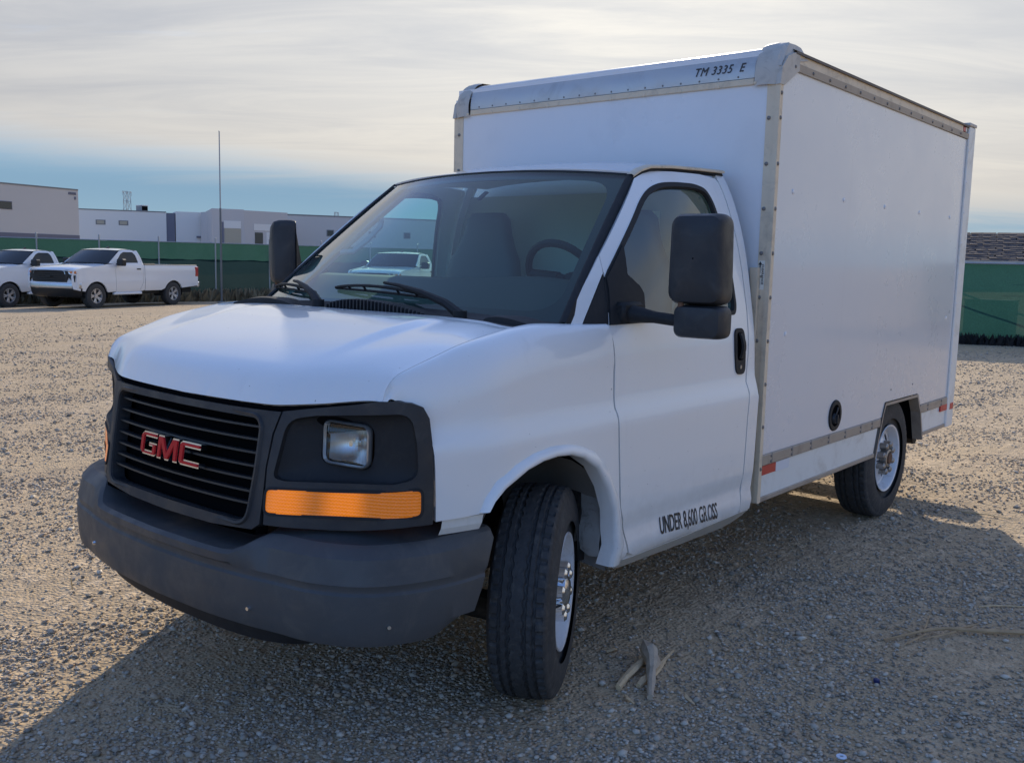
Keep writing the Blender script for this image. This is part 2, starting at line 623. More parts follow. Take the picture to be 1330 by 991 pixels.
def area2(poly):
    return sum(poly[i-1][0]*poly[i][1]-poly[i][0]*poly[i-1][1] for i in range(len(poly)))


def inset(poly, d):
    """shift a polygon's outline inwards by d"""
    sg = 1 if area2(poly) > 0 else -1
    out = []
    N = len(poly)
    for i in range(N):
        p = Vector(poly[i]); a = Vector(poly[i-1]); b = Vector(poly[(i+1) % N])
        e1 = (p-a); e2 = (b-p)
        if e1.length < 1e-9 or e2.length < 1e-9:
            out.append(tuple(p)); continue
        n1 = Vector((-e1.y, e1.x)).normalized()*sg
        n2 = Vector((-e2.y, e2.x)).normalized()*sg
        m_ = (n1+n2)
        if m_.length < 1e-6:
            m_ = n1
        m_.normalize()
        k = d/max(.5, m_.dot(n1))
        out.append(tuple(p+m_*k))
    return out


def dens(poly, res):
    out = []
    for i in range(len(poly)):
        a, b = poly[i], poly[(i+1) % len(poly)]
        n = max(1, int(math.ceil(math.hypot(b[0]-a[0], b[1]-a[1])/res)))
        for k in range(n):
            out.append((a[0]+(b[0]-a[0])*k/n, a[1]+(b[1]-a[1])*k/n))
    return out


def patch(name, S, outer, m, parent, holes=(), res=.04, out=(0, 1, 0), depth=.014, mir=False, gap=0.0, smooth=True, fl_holes=True):
    """curved sheet: polygon (with holes) in the parameter plane, carried onto surface S, edges turned in by depth"""
    if gap:
        outer = inset(outer, gap)
    loops = [dens(outer, res)]+[dens(h, res*.8) for h in holes]
    pts, edges = [], []
    for L in loops:
        k = len(pts)
        pts += L
        edges += [(k+i, k+(i+1) % len(L)) for i in range(len(L))]
    bnd = np.array(pts)
    x0, y0 = bnd.min(0)
    x1, y1 = bnd.max(0)
    nx = max(2, int((x1-x0)/res)); ny = max(2, int((y1-y0)/res))
    for i in range(1, nx+1):
        for j in range(1, ny+1):
            p = (x0+(i-.5+(.25 if j % 2 else -.25))*(x1-x0)/nx, y0+(j-.5)*(y1-y0)/ny)
            if not inside(p, loops[0]) or any(inside(p, h) for h in loops[1:]):
                continue
            if ((bnd-np.array(p))**2).sum(1).min() < (res*.45)**2:
                continue
            pts.append(p)
    V, E, F, ov, oe, of = delaunay_2d_cdt([Vector(p) for p in pts], edges, [], 0, 1e-7)
    V2 = [tuple(v) for v in V]
    tris = []
    for f in F:
        cx = sum(V2[i][0] for i in f)/len(f); cy = sum(V2[i][1] for i in f)/len(f)
        if inside((cx, cy), loops[0]) and not any(inside((cx, cy), h) for h in loops[1:]):
            tris.append(list(f))
    P = [Vector(S(*p)) for p in V2]
    nsum = Vector()
    for f in tris:
        nsum += (P[f[1]]-P[f[0]]).cross(P[f[2]]-P[f[0]])
    if nsum.dot(Vector(out)) < 0:
        for f in tris:
            f.reverse()
    # vertex normals for the returned edge
    VN = [Vector() for _ in P]
    cnt = {}
    for f in tris:
        n_ = (P[f[1]]-P[f[0]]).cross(P[f[2]]-P[f[0]])
        for i in f:
            VN[i] += n_
        for a, b in zip(f, f[1:]+f[:1]):
            cnt[(a, b)] = 1
    verts = [tuple(p) for p in P]
    faces = [tuple(f) for f in tris]
    nsm = len(faces)
    if depth:
        top, bot = {}, {}
        for (a, b) in list(cnt):
            if (b, a) in cnt:
                continue
            for i in (a, b):
                if i not in top:
                    top[i] = len(verts); verts.append(tuple(P[i]))
                    nn = VN[i].normalized() if VN[i].length else Vector()
                    bot[i] = len(verts); verts.append(tuple(P[i]-nn*depth))
            faces.append((top[b], top[a], bot[a], bot[b]))
    if mir:
        verts = [(v[0], -v[1], v[2]) for v in verts]
        faces = [tuple(reversed(f)) for f in faces]
    o = mesh(name, verts, faces, m, parent)
    if smooth:
        for p in o.data.polygons:
            p.use_smooth = True
        o.data.set_sharp_from_angle(angle=R(38))
    return o


def lettering(name, body, size, origin, xdir, ydir, m, parent, ext=.0012, shear=0.0, xs=1.0, bold=0.0, align='LEFT', spacing=1.0):
    cu = bpy.data.curves.new(name, 'FONT')
    cu.body = body
    cu.size = size
    cu.extrude = ext
    cu.shear = shear
    cu.offset = bold
    cu.align_x = align
    cu.space_character = spacing
    cu.resolution_u = 3
    tmp = bpy.data.objects.new(name, cu)
    me = bpy.data.meshes.new_from_object(tmp)
    bpy.data.objects.remove(tmp)
    bpy.data.curves.remove(cu)
    X = Vector(xdir).normalized(); Y = Vector(ydir).normalized(); Z = X.cross(Y)
    mt = Matrix(((X.x*xs, Y.x, Z.x, origin[0]), (X.y*xs, Y.y, Z.y, origin[1]), (X.z*xs, Y.z, Z.z, origin[2]), (0, 0, 0, 1)))
    me.transform(mt)
    me.materials.clear()
    me.materials.append(m)
    me.name = name
    o = bpy.data.objects.new(name, me)
    return link(o, parent)


def share(name, me, parent, loc, rot=(0, 0, 0), scale=(1, 1, 1)):
    o = bpy.data.objects.new(name, me)
    o.location = loc
    o.rotation_euler = rot
    o.scale = scale
    return link(o, parent)


# ------------------------------------------------------------------ ground
def gz(x, y):
    """the lot lies level round the truck and tilts very slightly away from it"""
    dx, dy = x-CAM[0], y-CAM[1]
    lat = dx*math.sin(YAW)-dy*math.cos(YAW)
    D = math.hypot(dx, dy)
    t = max(0, min(1, (D-9)/9)); t = t*t*(3-2*t)
    return lat*.0155*(min(D, 45)/33)**2*t if abs(lat) < 60 else math.copysign(60, lat)*.0155*(min(D, 45)/33)**2*t


def ground_mat():
    m = bpy.data.materials.new('gravel_dirt')
    m.use_nodes = True
    g = G(m.node_tree)
    tc = g.add('ShaderNodeTexCoord').outputs['Object']
    # stone sized cells at two sizes
    v1 = g.add('ShaderNodeTexVoronoi', {'Vector': tc, 'Scale': 62.0, 'Randomness': 1.0})
    v2 = g.add('ShaderNodeTexVoronoi', {'Vector': tc, 'Scale': 26.0, 'Randomness': 1.0})
    v3 = g.add('ShaderNodeTexVoronoi', {'Vector': tc, 'Scale': 7.0, 'Randomness': 1.0})
    big = g.noise(tc, .55, 5, .6, .4)
    mid = g.noise(tc, 3.2, 6, .65)
    fine = g.noise(tc, 120, 4, .7)
    patchy = g.ramp(g.m('ADD', g.m('MULTIPLY', big, .6), g.m('MULTIPLY', mid, .4)), .40, .60)
    sand = g.mix(mid, (0.50, 0.372, 0.228, 1), (0.60, 0.455, 0.285, 1))
    s1 = g.add('ShaderNodeSeparateColor', {0: v1.outputs['Color']}).outputs[0]
    s2 = g.add('ShaderNodeSeparateColor', {0: v2.outputs['Color']}).outputs[1]
    stone = g.mix(s1, (0.315, 0.243, 0.164, 1), (0.653, 0.495, 0.322, 1))
    stone = g.mix(g.ramp(s2, .62, .80), stone, g.mix(s2, (0.280, 0.218, 0.153, 1), (0.770, 0.594, 0.398, 1)))
    c = g.mix(g.m('MULTIPLY', patchy, .85), sand, stone)
    st = g.add('ShaderNodeMapping', {0: tc, 2: (0, 0, R(-38)), 3: (.10, 1.0, 1.0)})
    track = g.noise(st, 1.1, 6, .62, .3)
    st2 = g.add('ShaderNodeMapping', {0: tc, 2: (0, 0, R(-4)), 3: (.16, 2.6, 1.0)})
    rut = g.noise(st2, 1.3, 6, .62, .25)
    c = g.mix(g.ramp(track, .52, .66, 0.0, .45), c, (0.385, 0.292, 0.199, 1))
    c = g.mix(g.m('MULTIPLY', fine, .25), c, (0.303, 0.228, 0.153, 1))
    b = g.add('ShaderNodeBsdfPrincipled', {'Base Color': c, 'Roughness': .92})
    b.inputs['Specular IOR Level'].default_value = .25
    # relief
    h = g.m('ADD', g.m('MULTIPLY', g.ramp(v1.outputs['Distance'], .0, .75, 1.0, 0.0), .0075), g.m('MULTIPLY', g.ramp(v2.outputs['Distance'], 0.0, .7, 1.0, 0.0), g.m('MULTIPLY', g.ramp(s2, .45, .6), .005)))
    h = g.m('ADD', h, g.m('MULTIPLY', fine, .003))
    h = g.m('ADD', h, g.m('MULTIPLY', mid, .026))
    h = g.m('ADD', h, g.m('MULTIPLY', rut, .05))
    h = g.m('ADD', h, g.m('MULTIPLY', g.ramp(v3.outputs['Distance'], 0.0, .6, 1.0, 0.0), .008))
    bp = g.add('ShaderNodeBump', {'Strength': 1.0, 'Distance': 1.0, 'Height': h})
    g.set(b.inputs['Normal'], bp.outputs[0])
    g.add('ShaderNodeOutputMaterial', {0: b})
    return m


M['ground'] = ground_mat()
rr = [0]+[1.2*1.125**i for i in range(63)]
na = 120
gv = [(0, 0, 0)]
gf = []
for k, r_ in enumerate(rr[1:]):
    for i in range(na):
        t = 2*math.pi*i/na
        x, y = r_*math.cos(t)-1, r_*math.sin(t)
        gv.append((x, y, gz(x, y)))
for i in range(na):
    gf.append((0, 1+i, 1+(i+1) % na))
for k in range(len(rr)-2):
    for i in range(na):
        a = 1+k*na
        gf.append((a+i, a+na+i, a+na+(i+1) % na, a+(i+1) % na))
gv[0] = (-1, 0, 0)
ground = mesh('ground', gv, gf, M['ground'], None, smooth=True)
ground['kind'] = 'structure'


def stone_mat():
    m = bpy.data.materials.new('gravel_stone')
    m.use_nodes = True
    g = G(m.node_tree)
    at = g.add('ShaderNodeAttribute', attribute_name='tint')
    f = at.outputs['Fac']
    c = g.mix(f, (0.24, 0.21, 0.17, 1), (0.66, 0.58, 0.47, 1))
    c = g.mix(g.ramp(g.m('FRACT', g.m('MULTIPLY', f, 17.0)), .55, .9), c, (0.50, 0.375, 0.26, 1))
    b = g.add('ShaderNodeBsdfPrincipled', {'Base Color': c, 'Roughness': .85})
    b.inputs['Specular IOR Level'].default_value = .3
    g.add('ShaderNodeOutputMaterial', {0: b})
    return m


def scatter():
    """loose stones lying on the lot: one mesh, thickest where the photographer stands"""
    rng = np.random.default_rng(5)
    N = 400000
    # positions spread over the wedge in front of the camera, density falling with distance
    az = YAW+(rng.random(N)-.5)*R(74)
    d = 1.9+(rng.random(N)**2.3)*28.0
    x = CAM[0]+np.cos(az)*d
    y = CAM[1]+np.sin(az)*d
    # clumps: keep by a smooth random field
    fld = np.zeros(N)
    for k in range(9):
        a = rng.random()*6.28; w = 1.0+rng.random()*4.5; p = rng.random()*6.28
        fld += np.sin((x*np.cos(a)+y*np.sin(a))*w+p+1.3*np.sin((x*np.sin(a)-y*np.cos(a))*w*.6))
    fade = np.clip((30-d)/18, 0, 1)
    keep = rng.random(N) < fade/(1+np.exp(-(fld*.55-.10)))
    x, y, d = x[keep], y[keep], d[keep]
    n = len(x)
    size = .0036+.0056*rng.random(n)**1.7
    bigm = rng.random(n) < .045
    size[bigm] *= 1.9
    size *= np.clip(.8+d*.05, 1, 1.7)
    base = np.array([[1, 0, 0], [-1, 0, 0], [0, 1, 0], [0, -1, 0], [0, 0, 1], [0, 0, -1], [.72, .72, .45], [-.72, .70, .5], [.7, -.72, .55], [-.7, -.72, .45]])
    tri = np.array([[4, 0, 6], [4, 6, 2], [4, 2, 7], [4, 7, 1], [4, 1, 9], [4, 9, 3], [4, 3, 8], [4, 8, 0], [6, 0, 2], [7, 2, 1], [9, 1, 3], [8, 3, 0], [0, 5, 2], [2, 5, 1], [1, 5, 3], [3, 5, 0]])
    nb, ntri = len(base), len(tri)
    V = base[None]*(1+.28*(rng.random((n, nb, 3))-.5))
    sc_ = np.stack([size*(.8+.7*rng.random(n)), size*(.7+.5*rng.random(n)), size*(.45+.4*rng.random(n))], 1)
    V = V*sc_[:, None, :]
    a = rng.random(n)*6.283
    tl = (rng.random(n)-.5)*.7
    ca, sa, ct, st = np.cos(a), np.sin(a), np.cos(tl), np.sin(tl)
    X, Y, Z = V[..., 0], V[..., 1], V[..., 2]
    X2 = X*ct[:, None]-Z*st[:, None]; Z2 = X*st[:, None]+Z*ct[:, None]
    X3 = X2*ca[:, None]-Y*sa[:, None]; Y3 = X2*sa[:, None]+Y*ca[:, None]
    zg = np.array([gz(p, q) for p, q in zip(x, y)])
    V = np.stack([X3+x[:, None], Y3+y[:, None], Z2+(zg+sc_[:, 2]*.45)[:, None]], -1).reshape(-1, 3)
    F = (tri[None]+(np.arange(n)*nb)[:, None, None]).reshape(-1, 3)
    me = bpy.data.meshes.new('gravel')
    me.vertices.add(len(V)); me.loops.add(len(F)*3); me.polygons.add(len(F))
    me.vertices.foreach_set('co', V.astype(np.float32).ravel())
    me.loops.foreach_set('vertex_index', F.astype(np.int32).ravel())
    me.polygons.foreach_set('loop_start', np.arange(0, len(F)*3, 3, dtype=np.int32))
    at = me.attributes.new('tint', 'FLOAT', 'FACE')
    at.data.foreach_set('value', np.repeat(rng.random(n)**1.15, ntri).astype(np.float32))
    me.materials.append(M['stone'])
    me.update(calc_edges=True)
    me.validate()
    o = bpy.data.objects.new('gravel', me)
    o['kind'] = 'stuff'
    o['label'] = 'loose grey gravel scattered over the lot'
    link(o)
    print('stones', n, 'tris', n*ntri)
    return n


M['stone'] = stone_mat()
scatter()

# ------------------------------------------------------------------ the cab's outer surfaces (truck axes: x forward, y to its left, z up)
def lut(tab,x):
    # monotone cubic (pchip) interpolation, clamped
    if x<=tab[0][0]: return tab[0][1]
    if x>=tab[-1][0]: return tab[-1][1]
    n=len(tab)
    lo,hi=0,n-1
    while hi-lo>1:
        m=(lo+hi)//2
        if tab[m][0]<=x: lo=m
        else: hi=m
    i=lo
    def sl(k): return (tab[k+1][1]-tab[k][1])/(tab[k+1][0]-tab[k][0])
    def dv(k):
        if k==0: return sl(0)
        if k==n-1: return sl(n-2)
        a,b=sl(k-1),sl(k)
        return 0.0 if a*b<=0 else 2*a*b/(a+b)
    h=tab[i+1][0]-tab[i][0]; t=(x-tab[i][0])/h
    return ((1+2*t)*(1-t)**2*tab[i][1]+t*(1-t)**2*h*dv(i)+t*t*(3-2*t)*tab[i+1][1]+t*t*(t-1)*h*dv(i+1))
SIDE=[(.25,.86),(.33,.90),(.36,.925),(.385,.952),(.42,.984),(.447,1.010),(.47,1.017),(.50,1.014),(.565,1.004),(.577,1.006),(.60,1.014),(.75,1.019),(.90,1.022),(.985,1.024),(1.005,1.021),(1.055,1.000),(1.08,.997),(1.245,.986),(1.36,.970),(1.422,.960),(1.598,.928),(1.739,.893),(1.874,.845),(1.95,.808),(2.0,.778),(2.05,.745)]
NOSE=[(-9,0),(.28,0),(.35,.010),(.42,.027),(.5,.050),(.565,.075),(.6,.096),(.64,.130),(.672,.160),(.70,.18)]
ZTOP=[(-.6,1.352),(-.33,1.353),(-.15,1.357),(0,1.362),(.094,1.355),(.213,1.336),(.363,1.306),(.467,1.274),(.567,1.242),(.615,1.224),(.643,1.202),(.659,1.178),(.671,1.143),(.69,1.13)]
YTOP=[(-.6,.965),(-.33,.952),(-.15,.912),(0,.882),(.094,.876),(.35,.868),(.55,.853),(.672,.840)]
def side_y(x,z):
    y=lut(SIDE,z)-lut(NOSE,x)
    if z>1.28:
        x0=-.6-.7*(max(z,1.36)-1.36)/.59
        d=max(0.,min(x,.1)-x0); y-=.065*(d/.46)**2*min(1,(z-1.28)/.08)
    return y
def side(x,z): return (x,side_y(x,z),z)
def fender(x,t):
    # t<=1 : plain side (z=.33..z0), t in 1..2 : shoulder rolled over to the hood edge
    zt=lut(ZTOP,x); z0=zt-.17
    if t<=1: 
        z=.33+(z0-.33)*t
        return (x,lut(SIDE,z)-lut(NOSE,x),z)
    ys=lut(SIDE,z0)-lut(NOSE,x); yt=min(lut(YTOP,x),ys-.004)
    a=(t-1)*math.pi/2
    return (x,yt+(ys-yt)*math.cos(a)**.9,z0+(zt-z0)*math.sin(a))
def hood_edge(x):
    p=fender(x,2); return p
PLAN=[(0,.835),(.2,.830),(.45,.812),(.7,.724),(.8,.688),(.845,.669),(.89,.642),(.915,.618),(.933,.592),(.944,.566),(.950,.54)]
_pl=[]
_s=0
for i,(y,x) in enumerate(PLAN):
    if i: _s+=math.hypot(y-PLAN[i-1][0],x-PLAN[i-1][1])
    _pl.append((_s,y,x))
PLY=[(a,b) for a,b,c_ in _pl]; PLX=[(a,c_) for a,b,c_ in _pl]
def fascia(s,z):
    sg=1 if s>=0 else -1
    s=abs(s)
    w=1-min(1,max(0,(s-.5)/.35)); w=w*w*(3-2*w)
    ln=.165*max(-.2,(1.10-z))*(.35+.65*w)
    return (lut(PLX,s)+ln,sg*lut(PLY,s),z)
LIPX=[(0,.832),(.2,.828),(.45,.812),(.7,.724),(.80,.688),(.84,.671),(.90,.65)]
LIPZ=[(0,1.093),(.45,1.100),(.62,1.115),(.84,1.143)]
REARX=[(0,.07),(.4,.055),(.7,.065),(.876,.094)]
REARZ=[(0,1.372),(.45,1.371),(.7,1.366),(.876,1.355)]
HPROF=[(0,0),(.02,.032),(.044,.056),(.09,.081),(.165,.103),(.33,.134),(.557,.164),(.80,.189),(1,.207)]
def hood(u,v):
    # u 0 at the front lip .. 1 at the cowl, v -1..1 across; |v|=1 lies on the fender edge
    sg=1 if v>=0 else -1; v=abs(v)
    ylip=.84
    # edge point by u
    xe=.672+(.094-.672)*u
    e=hood_edge(xe)
    yy=v*e[1]
    x0=lut(LIPX,v*.84); z0=lut(LIPZ,v*.84)
    x1=lut(REARX,v*.876); z1=lut(REARZ,v*.876)
    x=x0+(x1-x0)*u
    z=z0+(z1-z0)*lut(HPROF,u)/.207
    w=max(0,(v-.75)/.25)**2
    return (x*(1-w)+e[0]*w, sg*yy, z*(1-w)+e[2]*w)

# ------------------------------------------------------------------ box truck: body panels
truck = thing('box_truck', 'white box truck with black bumper and grille, parked in the middle of the gravel lot', 'box truck')


def ft(x, z):
    """(x, z) on the fender -> its (x, t) parameters"""
    zt = lut(ZTOP, x); z0 = zt-.17
    if z <= z0:
        return (x, (z-.33)/(z0-.33))
    return (x, 1+math.asin(min(1, (z-z0)/.17))/(math.pi/2))


def ws(u, v):
    k = 1-abs(u)**2.5
    bul = .007*4*v*(1-v)
    return (-.14+.12*k+v*(-.68-.035*k)+bul*.7, u*(.907+v*(.726-.907)), 1.355+.032*(1-u*u)+v*(.590+.000*(1-u*u))+bul*.7)


ARCH = [(.374, .785), (.355, .812), (.312, .849), (.201, .896), (.125, .912), (.049, .917), (-.030, .911), (-.105, .890), (-.197, .838), (-.269, .751), (-.317, .654), (-.343, .567), (-.343, .510), (-.325, .435)]
FLARE = [(.400, .782), (.383, .822), (.359, .866), (.290, .905), (.220, .934), (.135, .951), (.052, .957), (-.030, .951), (-.101, .935), (-.170, .912), (-.235, .880), (-.312, .799), (-.371, .679), (-.405, .560), (-.424, .498), (-.428, .430)]
DOORF = [(-.345, 1.347), (-.350, 1.213), (-.340, 1.044), (-.342, .98), (-.359, .837), (-.384, .653), (-.427, .552), (-.453, .459)]
DOORR = [(-1.418, 1.955), (-1.424, 1.771), (-1.429, 1.66), (-1.437, 1.493), (-1.442, 1.367), (-1.432, 1.177), (-1.405, 1.054), (-1.398, .867), (-1.398, .582), (-1.384, .450)]

f_out = [ft(.372, .775), ft(.46, .772), ft(.552, .770), ft(.554, .85), ft(.558, .935), ft(.566, 1.03), ft(.575, 1.098), ft(.589, 1.130), ft(.600, 1.139), ft(.622, 1.144), ft(.648, 1.146), (.667, 1.72), (.6745, 2.0)]
f_out += [(x, 2.0) for x in (.66, .64, .6, .5, .4, .3, .2, .094, 0, -.07, -.14, -.22, -.335)]
f_out += [ft(x+.004, z) for x, z in DOORF[1:5]]+[ft(-.372, .70), ft(-.395, .62), ft(-.425, .545), ft(-.445, .47), ft(-.43, .43)]
f_arch = [ft(x, z) for x, z in reversed(ARCH)]
f_out += [ft(-.345, .43)]+f_arch
DOOR = DOORF[1:]+[(-.50, .440), (-.872, .431), (-1.30, .443)]+DOORR[::-1]
DOOR = [(-.345, 1.347)]+DOOR+[(-1.40, 1.975), (-1.27, 1.984), (-1.06, 1.979), (-.93, 1.972), (-.86, 1.955), (-.795, 1.930), (-.62, 1.785), (-.412, 1.608), (-.402, 1.560), (-.398, 1.52), (-.385, 1.46)]
WIN = [(-.388, 1.515), (-.545, 1.654), (-.753, 1.833), (-.831, 1.884), (-.919, 1.914), (-1.022, 1.925), (-1.173, 1.928), (-1.255, 1.913), (-1.285, 1.865), (-1.310, 1.70), (-1.333, 1.50), (-1.340, 1.40), (-1.325, 1.364), (-.36, 1.356)]
TRI = [(-.350, 1.350), (-.366, 1.40), (-.390, 1.475), (-.398, 1.520), (-.545, 1.652), (-.513, 1.536), (-.540, 1.513), (-.566, 1.493), (-.583, 1.465), (-.576, 1.42), (-.569, 1.352)]
REAR = [(-1.418+.0, 1.972)]+[(x-.005, z) for x, z in DOORR]+[(-1.40, .442), (-1.50, .442), (-1.50, 2.005), (-1.43, 2.0)]
ROCK = [(-.432, .437), (-.455, .436), (-.50, .432), (-.872, .423), (-1.30, .435), (-1.384, .440), (-1.50, .436), (-1.497, .395), (-1.475, .36), (-1.42, .345), (-.96, .355), (-.52, .375), (-.435, .39)]


def off(S, d):
    """surface S pushed out by d along y"""
    return lambda a, b: (lambda p: (p[0], p[1]+d, p[2]))(S(a, b))


def fscale(S, k=.9):
    return lambda a, b: S(a, b/k)


panels = {}
for mir in (False, True):
    K = .9
    fend = patch('fender', fscale(fender, K), [(a, b*K) for a, b in f_out], M['white'], truck, res=.03, mir=mir, gap=.003, depth=.025)
    # rolled wheel-arch lip standing proud of the fender
    rows = []
    n = len(ARCH)
    for i in range(n):
        t = i/(n-1)
        ix, iz = ARCH[i]
        k = t*(len(FLARE)-1); a = int(min(k, len(FLARE)-2)); q = k-a
        ox = FLARE[a][0]*(1-q)+FLARE[a+1][0]*q; oz = FLARE[a][1]*(1-q)+FLARE[a+1][1]*q
        row = []
        for (w, d) in ((1.0, -.004), (.93, .004), (.80, .012), (.55, .020), (.25, .023), (.05, .016), (0, .004), (0, -.05)):
            x = ix+(ox-ix)*w; z = iz+(oz-iz)*w
            row.append((x, side_y(x, min(z, 1.2))+d, z))
        rows.append(row if not mir else [(p[0], -p[1], p[2]) for p in row])
    MB().loft(rows).build('arch_lip', M['white'], fend, smooth=True, auto=60)
    door = patch('door', side, DOOR, M['white'], truck, holes=[inset(rounded(WIN, .03, 3), .0)], res=.032, mir=mir, gap=.003, depth=.025)
    if mir:
        door['label'] = 'far passenger door with its window, seen through the cab'
    wr = rounded(WIN, .05, 4)
    patch('window_seal', off(side, .003), inset(wr, -.004), M['rubber'], door, holes=[inset(wr, .015)], res=.03, mir=mir, depth=.02)
    gl = patch('door_window', off(side, -.014), inset(wr, .006), M['glass_side'], door, res=.08, mir=mir, depth=0)
    patch('mirror_patch', off(side, .010), TRI, M['plastic2'], door, res=.04, mir=mir, depth=.02)
    patch('pillar_trim', off(side, .002), [(-.222, 1.357), (-.394, 1.534), (-.386, 1.47), (-.362, 1.40), (-.347, 1.352)], M['plastic2'], truck, res=.04, mir=mir, depth=.02)
    patch('windshield_pillar', side, [(-.142, 1.354), (-.28, 1.488), (-.412, 1.606), (-.404, 1.560), (-.399, 1.540), (-.219, 1.354)], M['white'], truck, res=.04, mir=mir, gap=.001, depth=.03)
    patch('cab_corner', side, REAR, M['white'], truck, res=.05, mir=mir, gap=.0015, depth=.02)
    patch('rocker_panel', side, ROCK, M['white'], truck, res=.04, mir=mir, gap=.001, depth=.03)
    # inner door skin so the cab is closed when looked through
    sgn = -1 if mir else 1
    MB().loft([[(-.36, sgn*.90, .45), (-1.40, sgn*.90, .45)], [(-.36, sgn*.915, 1.345), (-1.40, sgn*.915, 1.345)]]).build('door_lining', M['interior'], door)
    # handle
    hb = rounded([(-1.300, 1.300), (-1.388, 1.300), (-1.398, 1.20), (-1.392, 1.092), (-1.308, 1.092), (-1.296, 1.20)], .035, 5)
    hd = patch('door_handle', off(side, .007), hb, M['plastic2'], door, holes=[rounded([(-1.318, 1.282), (-1.376, 1.282), (-1.380, 1.155), (-1.316, 1.155)], .02, 4)], res=.02, mir=mir, depth=.014)
    patch('handle_recess', off(side, .0015), rounded([(-1.312, 1.288), (-1.382, 1.288), (-1.386, 1.15), (-1.310, 1.15)], .02, 4), M['void'], hd, res=.04, mir=mir, depth=0)
    hx = MB()
    rw = []
    for i in range(9):
        z = 1.163+.115*i/8
        x = -1.352
        yy = side_y(x, z)
        bow = .014*math.sin(math.pi*i/8)
        rw.append([(x+.014, yy+.003+bow, z), (x+.012, yy+.013+bow, z), (x-.012, yy+.013+bow, z), (x-.014, yy+.003+bow, z)])
    hx.loft([[(p[0], p[1]*sgn, p[2]) for p in q] for q in rw], close=True)
    hx.build('handle_grip', M['plastic2'], hd, smooth=True)
    k_ = MB().cyl((-1.345, sgn*(side_y(-1.345, 1.125)+.005), 1.125), (-1.345, sgn*(side_y(-1.345, 1.125)+.010), 1.125), .009, 12)
    k_.build('lock_barrel', M['hubsteel'], hd)

# writing on the driver's door
d0 = [o for o in truck.children if o.name.startswith('door') and not o.name.startswith('door_')][0]


def side_text(body, x0, z0, x1, z1, size, xs, m, nm='lettering', sp=1.0, ext=.0008):
    xd = Vector((x1-x0, 0, z1-z0))
    o = Vector((x0, side_y(x0, z0)+.0022, z0))
    e = Vector((x1, side_y(x1, z1)+.0022, z1))
    up_ = Vector((0, side_y(x0, z0+size*.7)-side_y(x0, z0), size*.7))
    return lettering(nm, body, size, o, e-o, up_, m, d0, ext, xs=xs, bold=.0010, spacing=sp)


def text_width(body):
    cu = bpy.data.curves.new('measure', 'FONT')
    cu.body = body
    cu.size = 1.0
    tmp = bpy.data.objects.new('measure', cu)
    me = bpy.data.meshes.new_from_object(tmp)
    w_ = max(v.co.x for v in me.vertices)
    bpy.data.objects.remove(tmp)
    bpy.data.curves.remove(cu)
    bpy.data.meshes.remove(me)
    return w_


full = text_width('UNDER 8,600 GROSS')
X0, Z0, X1, Z1, SZ = -.682, .490, -1.165, .464, .100
XS = (X0-X1)/(full*SZ)


def text_at(w_):
    f_ = w_/full
    return X0+(X1-X0)*f_, Z0+(Z1-Z0)*f_


side_text('UNDER 8,600 GR', X0, Z0, X1, Z1, SZ, XS, M['ink'])
xa, za = text_at(text_width('UNDER 8,600 GR')+.07)
side_text('O', xa, za, X1, Z1, SZ, XS, M['ink_faded'])
xa, za = text_at(text_width('UNDER 8,600 GRO')+.05)
side_text('SS', xa, za, X1, Z1, SZ, XS, M['ink'])

# ------------------------------------------------------------------ hood


def hood_r(a, b):
    """a: 0 front .. .75 rear, b: -.88 .. .88 ; adds the pressed creases"""
    u = a/.75; v = b/.88
    x, y, z = hood(u, v)
    t = (abs(v)-.60)/.05
    t = max(0, min(1, t)); t = t*t*(3-2*t)
    fade = max(0, min(1, (u-.18)/.45))*(1 if u < .80 else max(0, (1.0-u)/.2))
    z += .014*(1-t)*fade
    if u > .93:
        z -= .004
    return (x, y, z)


ho = [(-.0, b) for b in [(-.88+1.76*i/24) for i in range(25)]]
ho = [(0.0, -.88+1.76*i/24) for i in range(25)]+[(.75*i/20, .88) for i in range(1, 21)]+[(.75, .88-1.76*i/24) for i in range(1, 25)]+[(.75-.75*i/20, -.88) for i in range(1, 20)]
HR = .955
hood_o = patch('hood', hood_r, [(min(a, .75*HR), b) for a, b in ho if a <= .75*HR or a == .75], M['white'], truck, res=.03, gap=.003, out=(0, 0, 1), depth=.02)
patch('cowl_panel', hood_r, [(.75*HR, -.88+1.76*i/24) for i in range(25)]+[(.75, .88-1.76*i/24) for i in range(25)], M['white'], truck, res=.03, gap=.002, out=(0, 0, 1), depth=.02)
# nozzle of the windscreen washer and the tinge of dark under the hood's front lip
lip = []
for i in range(33):
    v = -1+2*i/32
    p = hood(0, v*.985)
    lip.append([(p[0]-.020, p[1], p[2]+.004), (p[0]-.012, p[1], p[2]-.006), (p[0]-.018, p[1], p[2]-.03), (p[0]-.05, p[1], p[2]-.09)])
MB().loft(lip).build('hood_gap', M['void'], truck)

# ------------------------------------------------------------------ roof
def roof(a, b):
    """a 0 front edge .. 1 rear, b -1..1"""
    e = abs(b)
    xf_, _, zf = ws(b if e < 1 else math.copysign(1, b), 1.0)
    yf = .728; yr = .772
    x = (xf_-.003)*(1-a)+(-1.50)*a
    s_ = math.sin(min(1, a*1.5)*math.pi/2)
    ze = 1.955+(.056)*math.sin(a*math.pi/2)
    zc = 1.981+.070*s_
    y = b*(yf+(yr-yf)*min(1, a*1.6))
    z = ze+(zc-ze)*(1-e**3.2)
    return (x, y, z)


